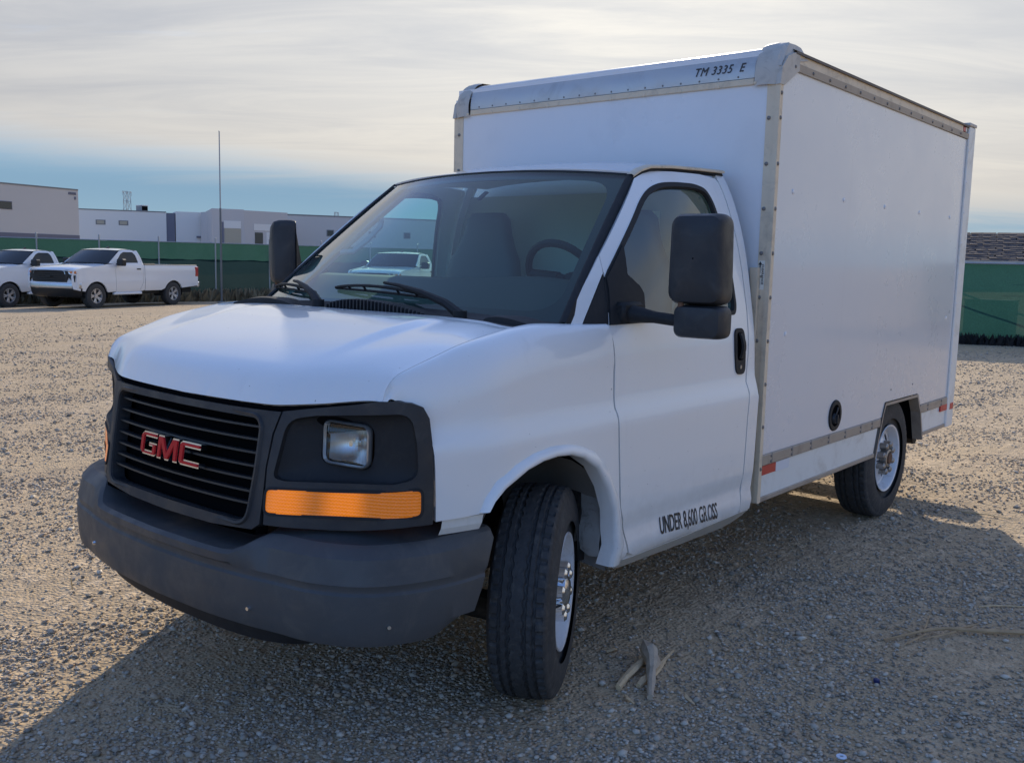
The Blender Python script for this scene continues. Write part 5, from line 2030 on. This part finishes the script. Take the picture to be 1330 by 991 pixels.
def cloth(nm, A, B, z0, z1, m, parent, sag=.03, seed=1, off_=.02):
    r_ = random.Random(seed)
    A, B = Vector(A), Vector(B)
    L = (B-A).length
    n = int(L/.18)
    d = (B-A).normalized()
    nn = Vector((-d.y, d.x))
    rows = []
    ph = [r_.random()*6 for _ in range(4)]
    for i in range(n+1):
        t = i/n*L
        p = A+d*t
        g_ = gz(p.x, p.y)
        w = .02*math.sin(t*2.1+ph[0])+.012*math.sin(t*5.3+ph[1])
        sg = sag*abs(math.sin(math.pi*t/1.5+ph[2]*.2))+.012*math.sin(t*9+ph[3])
        top = (z1 if not callable(z1) else z1(t/L))-sg
        bot = (z0(t/L) if callable(z0) else g_+z0)+.02*math.sin(t*3+ph[1])
        col_ = []
        for k in range(5):
            f = k/4
            q = p+nn*(off_+w*math.sin(math.pi*min(1, f*1.3+.1)))
            col_.append((q.x, q.y, bot+(top-bot)*f))
        rows.append(col_)
    return MB().loft(rows).build(nm, m, parent, smooth=True)


def fence(label, A, B, top, post_gap, two_tone, first=.0):
    mid = (Vector(A)+Vector(B))/2
    f = thing('screened_fence', label, 'fence', (0, 0, 0))
    A2, B2 = Vector(A), Vector(B)
    d = (B2-A2).normalized()
    L = (B2-A2).length
    nn = Vector((-d.y, d.x))
    if two_tone:
        cloth('screen_cloth', A, B, lambda t: top-.72, top, M['screen'], f, .035, 3, .05)
        cloth('lower_cloth', A, B, .10, top-.66, M['screen_dark'], f, .02, 4, .03)
    else:
        cloth('screen_cloth', A, B, .10, top, M['screen2'], f, .030, 6, .05)
    t = first
    while t < L:
        p = A2+d*t
        g_ = gz(p.x, p.y)
        hi = top+(.16 if two_tone else .03)
        po_ = MB().cyl((p.x, p.y, g_-.1), (p.x, p.y, hi), .030, 10)
        po_.lathe([(hi-.002, .034), (hi+.02, .026), (hi+.035, .002)], 10, 'z', (p.x, p.y, 0))
        po_.build('fence_post', M['galv'], f)
        t += post_gap
    a = A2; b = B2
    MB().tube([(a.x, a.y, top-.02), (b.x, b.y, top-.02)], .018, 8).build('top_rail', M['galv'], f)
    return f


f1 = fence('long green screened fence with a dark lower half, running behind the pickup trucks', (-10.39+5.3, -34.86-1.7), (-29.67, -25.46), 2.02, 2.10, True, first=.3)
f2 = fence('green screened fence seen at the right edge past the box of the truck', (-16.2, -11.5), (-21.6, 6.5), 1.77, 3.05, False, first=2.35)
br = MB().tube([(-19.45, -3.25, 1.20), (-19.84, -1.85, .70), (-20.1, -.95, .36)], .020, 8)
br.build('brace_bar', M['galv'], f2)
for (y0, y1, z, r_) in ((-2.25, -1.2, 1.60, .005), (-2.45, -1.2, 1.38, .006)):
    k0 = (-19.69+.0, y0)
    MB().tube([(-19.77-.05*(y0+2.4)-.30*(y0+2.4)*.0+.09, y0, z), (-20.07+.09, y1, z)], r_, 6).build('cable', M['galv'], f2)

# ------------------------------------------------------------------ weeds and litter along the fences
M['weed'] = mat('dry_weeds', (.24, .19, .115), .95, var=.5, vscale=4)
M['mulch'] = mat('dark_mulch', (.022, .020, .019), .95, var=.5, vscale=9, bump=.01, bscale=25)


def weeds(nm, A, B, n, h, w, m, label, seed):
    r_ = random.Random(seed)
    mb = MB()
    A, B = Vector(A), Vector(B)
    d = (B-A).normalized(); nn = Vector((-d.y, d.x))
    L = (B-A).length
    for i in range(n):
        p = A+d*r_.random()*L+nn*(r_.random()*w)
        g_ = gz(p.x, p.y)
        hh = h*(.3+r_.random())
        a = r_.random()*6.28
        s_ = hh*.30
        dx, dy = math.cos(a)*s_, math.sin(a)*s_
        lx, ly = (r_.random()-.5)*hh, (r_.random()-.5)*hh
        mb.put([(p.x-dx, p.y-dy, g_-.02), (p.x+dx, p.y+dy, g_-.02), (p.x+lx+dx*.2, p.y+ly+dy*.2, g_+hh)], [(0, 1, 2)])
    o = mb.build(nm, m, None, fix=False)
    o['kind'] = 'stuff'
    o['label'] = label
    return o


weeds('dry_weeds', (-5, -36.2), (-29.2, -25.2), 12000, .42, 1.1, M['weed'], 'dry brown weeds along the foot of the long fence', 4)
weeds('dark_litter', (-16.1, -11.2), (-21.4, 6.5), 9000, .20, .55, M['mulch'], 'dark leaf litter along the foot of the right fence', 5)

# ------------------------------------------------------------------ tall pole
pole = thing('pole', 'tall thin grey pole standing in front of the long green fence', 'pole', (-17.52, -28.09, gz(-17.52, -28.09)))
MB().cyl((0, 0, -.2), (0, 0, 3.45), .042, 12, r2=.036).build('pole_base_tube', mat('pole_grey_dark', (.16, .17, .18), .5, metal=.5), pole)
MB().cyl((0, 0, 3.4), (-.0, 0, 6.18), .026, 12, r2=.020).build('pole_upper_tube', M['galv'], pole)
MB().lathe([(6.17, .022), (6.20, .024), (6.22, .014), (6.23, .001)], 10, 'z').build('pole_cap', M['galv'], pole)
MB().lathe([(-.05, .16), (.04, .16), (.05, .05)], 16, 'z').build('pole_foot', M['galv'], pole)

# ------------------------------------------------------------------ warehouses beyond the fence
M['wall_a'] = mat('tilt_up_wall_grey', (.55, .54, .53), .85, var=.04, vscale=.15)
M['wall_b'] = mat('tilt_up_wall_pale', (.72, .72, .70), .85, var=.04, vscale=.12)
M['wall_c'] = mat('tilt_up_wall_mauve', (.53, .52, .52), .85, var=.04, vscale=.15)
M['band'] = mat('painted_band_slate', (.155, .165, .215), .85, var=.05, vscale=.2)
M['win'] = mat('dark_window', (.018, .024, .030), .12, spec=.8)
M['win_tan'] = mat('blinds_window', (.40, .37, .29), .5)
M['hv'] = mat('hvac_grey', (.20, .21, .22), .6)


def wall_run(parent, A, B, z0, z1, th, m, nm='wall', away=1):
    A, B = Vector(A), Vector(B)
    d = (B-A).normalized(); nn = Vector((-d.y, d.x))*away
    if nn.dot(Vector((CAM[0], CAM[1]))-A) > 0:
        nn = -nn
    p = [A, B, B+nn*th, A+nn*th]
    v = [(q.x, q.y, z) for z in (z0, z1) for q in p]
    return mesh(nm, v, [(3, 2, 1, 0), (4, 5, 6, 7), (0, 1, 5, 4), (1, 2, 6, 5), (2, 3, 7, 6), (3, 0, 4, 7)], m, parent)


def on_wall(A, B, t, d_):
    A, B = Vector(A), Vector(B)
    p = A.lerp(B, t)
    d = (B-A).normalized(); nn = Vector((-d.y, d.x))
    if nn.dot(Vector((CAM[0], CAM[1]))-A) < 0:
        nn = -nn
    return p+nn*d_


def plate(parent, A, B, t0, t1, z0, z1, m, nm, proud=.06):
    """a shallow slab on a wall between fractions t0..t1 of its run"""
    a, b = on_wall(A, B, t0, proud), on_wall(A, B, t1, proud)
    a2, b2 = on_wall(A, B, t0, -.2), on_wall(A, B, t1, -.2)
    v = [(q.x, q.y, z) for z in (z0, z1) for q in (a, b, b2, a2)]
    return mesh(nm, v, [(3, 2, 1, 0), (4, 5, 6, 7), (0, 1, 5, 4), (1, 2, 6, 5), (2, 3, 7, 6), (3, 0, 4, 7)], m, parent)


# left warehouse
wa = thing('warehouse', 'grey flat roofed warehouse with a slate base band at the left edge', 'building')
A, B = (-38.4+13, -107.7+3.7), (-52.24, -111.58)
wall_run(wa, A, B, -2, 8.82, 40, M['wall_a'])
L_ = (Vector(B)-Vector(A)).length
plate(wa, A, B, 0, 1.0, -2, 3.42, M['band'], 'base_band', .05)
plate(wa, A, B, 0, 1.0, 8.70, 8.86, M['hv'], 'parapet_cap', .05)
def tpx(A, B, P):
    A, B, P = Vector(A), Vector(B), Vector(P)
    return (P-A).dot(B-A)/(B-A).length_squared
t0, t1 = tpx(A, B, (-41.95, -108.6)), tpx(A, B, (-43.6, -109.1))
wf = plate(wa, A, B, t0, t1, 5.95, 6.85, M['band'], 'window', .04)
plate(wf, A, B, t0+.003, t1-.003, 6.02, 6.78, M['win'], 'window_pane', .07)
t0, t1 = tpx(A, B, (-50.9, -111.2)), tpx(A, B, (-52.0, -111.5))
for k in range(4):
    tt = t0+(t1-t0)*k/4
    plate(wa, A, B, tt, tt+(t1-t0)*.18, 8.15, 8.45, M['band'], 'wall_numeral', .06)
plate(wa, A, B, t1-.012, t1-.004, 7.6, 7.95, M['band'], 'wall_numeral', .06)

# middle warehouse
wb = thing('warehouse', 'pale long warehouse with two small high windows and a dark corner bay', 'building')
A, B = (-66, -147.2), (-79.99, -139.87)
wall_run(wb, A, B, -2, 8.1, 45, M['wall_b'])
plate(wb, A, B, 0, 1, 7.98, 8.14, M['hv'], 'parapet_cap', .06)
for P in ((-71.43, -144.49), (-74.39, -142.97)):
    c_ = tpx(A, B, P)
    w_ = plate(wb, A, B, c_-.045, c_+.045, 5.75, 6.50, M['hv'], 'window', .05)
    plate(w_, A, B, c_-.033, c_+.033, 5.88, 6.38, M['win_tan'], 'window_pane', .09)
A2, B2 = (-79.99, -139.87), (-81.2, -139.35)
wall_run(wb, (A2[0]-.05, A2[1]-.1), B2, -2, 7.95, 40, M['band'], 'corner_bay')
A3, B3 = (-81.0, -138.9), (-84.0, -131.9)
A3, B3 = (-81.15, -139.0), (-88.2, -135.6)
wall_run(wb, A3, B3, -2, 8.22, 40, M['wall_b'])
plate(wb, A3, B3, .40, 1.0, 4.10, 4.40, M['band'], 'canopy_band', .35)
for (P, z) in (((-72.4, -144.0), 5.0), ((-84.5, -137.4), 3.4)):
    pass
hvu = thing('rooftop_unit', 'grey air conditioning unit on the roof of the pale long warehouse', 'air conditioner', (-78.3, -144.3, 8.1))
MB().bbox(-.55, .55, -.9, .9, 0, 1.0, .05).build('casing', M['hv'], hvu)
MB().bbox(-.62, .62, -.97, .97, .95, 1.05, .02).build('unit_lid', M['wall_b'], hvu)
MB().box(-.5, .5, .9, .93, .2, .85).build('unit_vent', M['void'], hvu)

# entrance building with tall openings
wc = thing('office_building', 'mauve grey entrance building with a tall tan window and a dark door', 'building')
A, B = (-79.3, -124.9), (-82.4, -120.9)
Aa, Bb = (-78.9, -125.1), (-83.0, -122.9)
wall_run(wc, Aa, Bb, -2, 8.35, 14, M['wall_c'])
plate(wc, Aa, Bb, .36, .90, 5.5, 6.6, M['wall_b'], 'transom_panel', .05)
wq = plate(wc, Aa, Bb, .30, .36, .5, 6.4, M['band'], 'window_reveal', .10)
wq = plate(wc, Aa, Bb, .38, .90, 1.0, 5.45, M['win_tan'], 'window', .06)
A4, B4 = (-83.0, -122.9), (-91.5, -123.9)
A4, B4 = (-83.0, -122.9), (-90.5, -122.2)
wall_run(wc, A4, B4, -2, 8.25, 14, M['wall_c'])
dq = plate(wc, A4, B4, .24, .42, .6, 5.0, M['win'], 'window', .05)
plate(dq, A4, B4, .24, .42, 2.7, 2.9, M['band'], 'mullion', .09)
plate(wc, A4, B4, .22, .80, 5.3, 6.3, M['wall_b'], 'transom_panel', .06)
plate(wc, A4, B4, .50, .80, 1.0, 5.1, M['wall_b'], 'side_panel', .06)
plate(wc, A4, B4, .60, 1.0, 7.7, 8.0, M['wall_a'], 'parapet_step', -.01)

# right-hand warehouse, also seen through the cab
wd_ = thing('warehouse', 'grey warehouse behind the mirror of the truck, with small square windows', 'building')
A, B = (-93.5, -131.6), (-140, -108.0)
wall_run(wd_, A, B, -2, 8.45, 40, M['wall_a'])
plate(wd_, A, B, 0, 1, 8.3, 8.5, M['hv'], 'parapet_cap', .06)
for c_ in (.20, .34, .46, .60, .76, .90):
    w_ = plate(wd_, A, B, c_-.012, c_+.012, 5.0, 6.1, M['hv'], 'window', .05)
    plate(w_, A, B, c_-.009, c_+.009, 5.15, 5.95, M['win'], 'window_pane', .09)
plate(wd_, A, B, .66, .70, -2, 8.6, M['band'], 'wall_pier', .25)

# shingled house behind the right fence
hs = thing('house', 'low house with a dark shingle roof behind the right fence', 'building')
M['shingle'] = mat('asphalt_shingle', (.125, .094, .080), .9, var=.28, vscale=5, bump=.004, bscale=40)
M['stucco'] = mat('pale_stucco', (.55, .50, .43), .9)
ax_ = Vector((-.235, .972, 0)).normalized()         # along the eaves
bk = Vector((-.972, -.235, 0)).normalized()         # away from the camera
O = Vector((-48.0, -14.2, 0))
eave, ridge, run_ = 2.10, 3.62, 3.9
e0 = O
mb = MB()
v = [O-ax_*7+bk*.4, O+ax_*16+bk*.4, O+ax_*16+bk*(run_*2-.4), O-ax_*7+bk*(run_*2-.4)]
mb.put([(p.x, p.y, z) for z in (-1, eave) for p in v], [(0, 1, 5, 4), (1, 2, 6, 5), (2, 3, 7, 6), (3, 0, 4, 7)])
mb.build('wall', M['stucco'], hs)
rr_ = random.Random(3)
sl = (bk*run_+Vector((0, 0, ridge-eave)))
nrm = ax_.cross(sl).normalized()
if nrm.z < 0:
    nrm = -nrm
ROWS, W_ = 15, .62
base_sheet = [O-ax_*7.3, O+ax_*16.3, O+ax_*16.3+sl, O-ax_*7.3+sl]
far_sheet = [O-ax_*7.3+sl, O+ax_*16.3+sl, O+ax_*16.3+bk*(run_*2), O-ax_*7.3+bk*(run_*2)]
mb = MB()
mb.put([(p.x, p.y, p.z+eave-.03) for p in base_sheet], [(0, 1, 2, 3)])
mb.put([(p.x, p.y, p.z+eave-.03) for p in far_sheet], [(0, 1, 2, 3)])
roof_p = mb.build('roof', M['shingle'], hs)
shp = []
for k in range(3):
    q = MB()
    hw = W_/2*.985
    ln = sl.length/ROWS*1.18
    q.put([(-hw, 0, .03+.012*k), (hw, 0, .034-.004*k), (hw, ln, .004), (-hw, ln, .004), (-hw, 0, 0), (hw, 0, 0)], [(0, 1, 2, 3), (4, 5, 1, 0), (0, 3, 4), (1, 5, 2)])
    s_ = q.build('shingle', M['shingle'], None)
    shp.append(s_.data)
    bpy.data.objects.remove(s_)
su = sl.normalized()
rotm = Matrix(((ax_.x, su.x, nrm.x), (ax_.y, su.y, nrm.y), (ax_.z, su.z, nrm.z))).to_euler()
cnt_ = 0
t_lo, t_hi = .8, 9.0
for r_i in range(ROWS):
    nW = int((t_hi-t_lo)/W_)
    for i in range(nW):
        p = O+ax_*(t_lo+(i+.5*(r_i % 2)+rr_.uniform(-.06, .06))*W_)+sl*(r_i/ROWS)+nrm*rr_.uniform(0, .012)
        share('shingle', shp[rr_.randrange(3)], roof_p, (p.x, p.y, p.z+eave), rotm)
        cnt_ += 1
q = MB()
for r_i in range(ROWS):
    for (a_, b_) in ((-7.3, t_lo), (t_hi, 16.3)):
        n_ = int((b_-a_)/W_)
        for i in range(n_):
            o_ = O+ax_*(a_+(i+.5)*W_)+sl*(r_i/ROWS)+Vector((0, 0, eave))
            hw = W_/2*.98; z_ = .028+.01*rr_.random()
            q.put([tuple(o_-ax_*hw+nrm*z_), tuple(o_+ax_*hw+nrm*z_), tuple(o_+ax_*hw+sl/ROWS*1.15+nrm*.004), tuple(o_-ax_*hw+sl/ROWS*1.15+nrm*.004)], [(0, 1, 2, 3)])
so = q.build('far_shingles', M['shingle'], roof_p, fix=False)
so['kind'] = 'stuff'
MB().put([(p.x, p.y, z) for z in (eave-.16, eave+.02) for p in (O-ax_*7.3-bk*.03, O+ax_*16.3-bk*.03, O+ax_*16.3+bk*.05, O-ax_*7.3+bk*.05)], [(0, 1, 5, 4), (4, 5, 6, 7), (3, 2, 1, 0), (1, 2, 6, 5), (3, 0, 4, 7)]).build('gutter', M['stucco'], hs)

# things parked behind the right fence
tk = thing('water_tank', 'white rounded tank top showing over the right fence', 'tank', (-24.4, -2.05, 0))
MB().lathe([(0, .52), (1.72, .52), (1.86, .50), (1.95, .42), (1.99, .30), (2.0, .01)], 24, 'z').build('tank_shell', mat('tank_white', (.72, .71, .66), .5, dirt=(.4, .36, .3), dirt_amt=.4), tk, smooth=True)
MB().lathe([(1.99, .13), (2.04, .13), (2.05, .01)], 16, 'z').build('tank_lid', M['hv'], tk)
cr = thing('storage_crate', 'brown crate faintly seen through the green mesh of the right fence', 'crate', (-22.2, -3.0, 0))
MB().bbox(-.4, .4, -.50, .50, .12, .90, .02).build('crate_body', mat('crate_brown', (.16, .11, .09), .8, var=.2), cr)
MB().bbox(-.43, .43, -.53, .53, .90, .93, .01).build('crate_lid', M['rail'], cr)
MB().box(-.35, .35, -.45, .45, 0, .12).build('crate_skid', M['frame'], cr)

# lattice towers on the skyline
M['lattice'] = mat('lattice_steel', (.30, .33, .37), .6)


def tower(loc, h, rz, label):
    t = thing('transmission_tower', label, 'power tower', loc, rz)
    mb = MB()
    lv = [(0, 3.2), (.30, 2.3), (.55, 1.5), (.72, 1.05), (.86, 1.0), (1.0, .9)]
    cs = []
    for f, w in lv:
        cs.append([Vector((sx*w, sy*w, f*h)) for sx, sy in ((1, 1), (-1, 1), (-1, -1), (1, -1))])
    for a, b in zip(cs, cs[1:]):
        for k in range(4):
            mb.tube([a[k], b[k]], .085, 4)
            mb.tube([a[k], b[(k+1) % 4]], .045, 4)
            mb.tube([a[(k+1) % 4], b[k]], .045, 4)
            mb.tube([b[k], b[(k+1) % 4]], .05, 4)
    mb.build('tower_frame', M['lattice'], t)
    for f, w in ((.72, 3.0), (.86, 2.6), (1.0, 3.0)):
        ar = MB()
        for sg in (1, -1):
            for sy in (1, -1):
                ar.tube([(sg*.95, sy*.95, f*h-.6), (sg*w, 0, f*h+.1)], .05, 4)
                ar.tube([(sg*.9, sy*.9, f*h+.2), (sg*w, 0, f*h+.1)], .05, 4)
            ar.tube([(sg*w, 0, f*h+.1), (sg*w, 0, f*h-1.6)], .06, 4)
        ar.build('cross_arm', M['lattice'], t)
    return t


tower((-194.8, -367.8, -1), 26.6, R(28), 'lattice power tower rising behind the pale long warehouse')
tower((-327.6, -398.7, -1), 25.8, R(35), 'lattice power tower just left of the truck windshield')
tower((-452.0, -415.0, -1), 31.0, R(35), 'lattice power tower seen through the side window of the cab')

# a third pickup further along the fence, glimpsed through the cab
pk3 = copy_tree(pk)
pk3.location = (-19.3, -21.2, gz(-19.3, -21.2)-.05)
pk3.rotation_euler = (0, 0, R(24))
pk3['label'] = 'white pickup truck seen only through the windshield and far window of the box truck'

# ------------------------------------------------------------------ sticks, washer and other small things on the gravel
M['wood'] = mat('weathered_wood', (.66, .48, .28), .85, var=.35, vscale=30, bump=.002, bscale=120)
M['wood2'] = mat('grey_bark', (.50, .40, .29), .9, var=.35, vscale=30, bump=.003, bscale=90)
M['twig'] = mat('brown_twig', (.46, .31, .17), .9, var=.4, vscale=14, bump=.002, bscale=100)


def rough_tube(path, rs, n, seed, jit=.18, flat=1.0):
    r_ = random.Random(seed)
    mb = MB().tube(path, rs, n)
    c_ = [Vector(p) for p in path]
    v = []
    for i, p in enumerate(mb.v):
        k = min(i//n, len(c_)-1)
        d = Vector(p)-c_[k]
        d = d*(1+jit*(r_.random()-.5)*2)
        d.z *= flat
        v.append(tuple(c_[k]+d))
    mb.v = v
    return mb


def stick(nm, label, path, rs, m, seed, n=8, cat='stick', jit=.2, flat=1.0, grp=None):
    o = rough_tube(path, [r*1.15 for r in rs], n, seed, jit*1.5, flat).build(nm, m, None, smooth=True, auto=18)
    return tag(o, label, cat, grp)


stick('wood_chunk', 'stubby grey chunk of wood standing on top of the crossed splinters beside the front wheel', [(-.600, 1.020, .040), (-.575, 1.045, .052), (-.530, 1.085, .055), (-.495, 1.120, .044), (-.440, 1.150, .034), (-.36, 1.195, .022), (-.27, 1.25, .012)], [.016, .024, .026, .022, .015, .013, .009], M['wood2'], 3, 8, 'wood piece', .28)
stick('wood_splinter', 'pale broken stick on the left side of the crossed splinters', [(-.257, 1.118, .014), (-.33, 1.10, .018), (-.40, 1.09, .022), (-.50, 1.07, .022)], [.013, .015, .013, .010], M['wood'], 4, 7, 'stick', .25)
stick('wood_splinter', 'thin pale splinter pointing up right from the crossed pile', [(-.40, 1.165, .010), (-.50, 1.140, .014), (-.60, 1.115, .016), (-.70, 1.09, .012)], [.007, .010, .009, .004], M['wood'], 5, 6, 'stick', .25, .6)
stick('wood_splinter', 'short stub of wood lying under the crossed pile', [(-.325, 1.165, .011), (-.37, 1.155, .013), (-.42, 1.145, .013)], [.009, .011, .010], M['wood'], 6, 7, 'stick', .25)
stick('wood_chip', 'small brown chip near the front tyre', [(-.505, .895, .010), (-.535, .91, .016), (-.56, .905, .010)], [.006, .010, .006], M['wood'], 7, 6, 'wood chip', .4, .6)
stick('wood_chip', 'pale chip in front of the crossed splinters', [(-.235, 1.165, .008), (-.21, 1.195, .010), (-.20, 1.225, .007)], [.004, .007, .004], M['wood'], 8, 6, 'wood chip', .4, .6)
stick('wood_chip', 'slim bent chip right of the crossed splinters', [(-.40, 1.32, .007), (-.365, 1.345, .010), (-.345, 1.39, .006)], [.003, .006, .003], M['wood'], 9, 6, 'wood chip', .4, .6)
bc = thing('fallen_branch', 'long thin dry branch lying on the gravel at the right edge', 'branch', (0, 0, 0))
rough_tube([(-1.433, 1.69, .010), (-1.552, 1.754, .016), (-1.65, 1.81, .022), (-1.716, 1.866, .026), (-1.76, 1.93, .024), (-1.817, 1.997, .020), (-1.917, 2.128, .018), (-2.03, 2.27, .014)], [.004, .0055, .007, .008, .0085, .009, .009, .009], 7, 2, .32).build('stem', M['twig'], bc, smooth=True)
for pth in ([(-1.602, 1.672, .022), (-1.585, 1.72, .020), (-1.574, 1.760, .018)], [(-1.452, 1.77, .008), (-1.52, 1.79, .012), (-1.60, 1.81, .018)], [(-1.766, 1.772, .045), (-1.69, 1.785, .03), (-1.612, 1.795, .018)], [(-1.891, 1.947, .02), (-1.82, 1.93, .022), (-1.74, 1.89, .024)], [(-1.54, 1.80, .010), (-1.64, 1.86, .014), (-1.72, 1.90, .02)]):
    rough_tube(pth, [.0025, .004, .0045], 6, 3, .2).build('side_twig', M['twig'], bc, smooth=True)
stick('dry_twig', 'thin pale twig on the gravel above the long branch', [(-2.16, 1.88, .006), (-2.22, 1.93, .010), (-2.28, 1.99, .008), (-2.33, 2.05, .005)], [.003, .004, .004, .002], M['wood'], 11, 5, 'twig')
wsr = MB().lathe([(0, .006), (0, .0165), (.0025, .0170), (.0040, .0160), (.0040, .0065), (0, .006)], 24, 'z', (-.330, 1.934, .012))
wo_ = wsr.build('washer', mat('pale_blue_washer', (.62, .72, .86), .35, coat=.3), None, smooth=True, auto=30)
tag(wo_, 'flat pale blue ring with a hole, at the bottom edge', 'washer')
wo_.rotation_euler = (0, 0, 0)
bc2 = MB().lathe([(.0, .012), (.012, .012), (.014, .009), (.0145, .001)], 14, 'z', (-.996, 1.812, .004)).build('bottle_cap', mat('blue_cap', (.02, .03, .12), .4), None, smooth=True, auto=40)
tag(bc2, 'small dark blue cap lying on the shaded gravel', 'cap')
for i, (x, y, dx, dy, lb) in enumerate(((-4.02, 1.30, -.02, .30, 'straw coloured stalk in the shade behind the rear wheel'), (.55, -2.05, .05, .09, 'short bent straw on the sunlit gravel left of the bumper'), (.62, -1.35, .015, .02, 'upright pale straw on the sunlit gravel'))):
    h_ = .008 if i < 2 else .06
    stick('straw', lb, [(x, y, .006), (x+dx*.5, y+dy*.5, .010+h_*.5), (x+dx, y+dy, .006+h_*(i == 2))], [.0025, .003, .002], mat('straw', (.55, .43, .24), .8) if i == 0 else bpy.data.materials['straw'], 20+i, 5, 'straw')
# a few dark clods on the far right of the lot
for i, (x, y, s_) in enumerate(((-17.4, -2.6, .10), (-15.8, -3.3, .06), (-15.6, -2.5, .06), (-15.3, -2.1, .07))):
    r_ = random.Random(i)
    mb = MB().bbox(-s_, s_, -s_*1.3, s_*1.3, 0, s_*.7, s_*.3)
    mb.v = [(a*(1+.3*(r_.random()-.5)), b*(1+.3*(r_.random()-.5)), c_*(1+.3*(r_.random()-.5))) for a, b, c_ in mb.v]
    o = mb.build('dirt_clod', M['mulch'], None)
    o.location = (x, y, gz(x, y)-.01)
    tag(o, ('large dark clod near the right fence', 'small dark clod close to the box of the truck, near the right fence', 'small dark clod in the middle of the sunlit patch at right', 'small dark clod nearest the right edge of the photo')[i], 'clod', 'dark clods by the right fence')
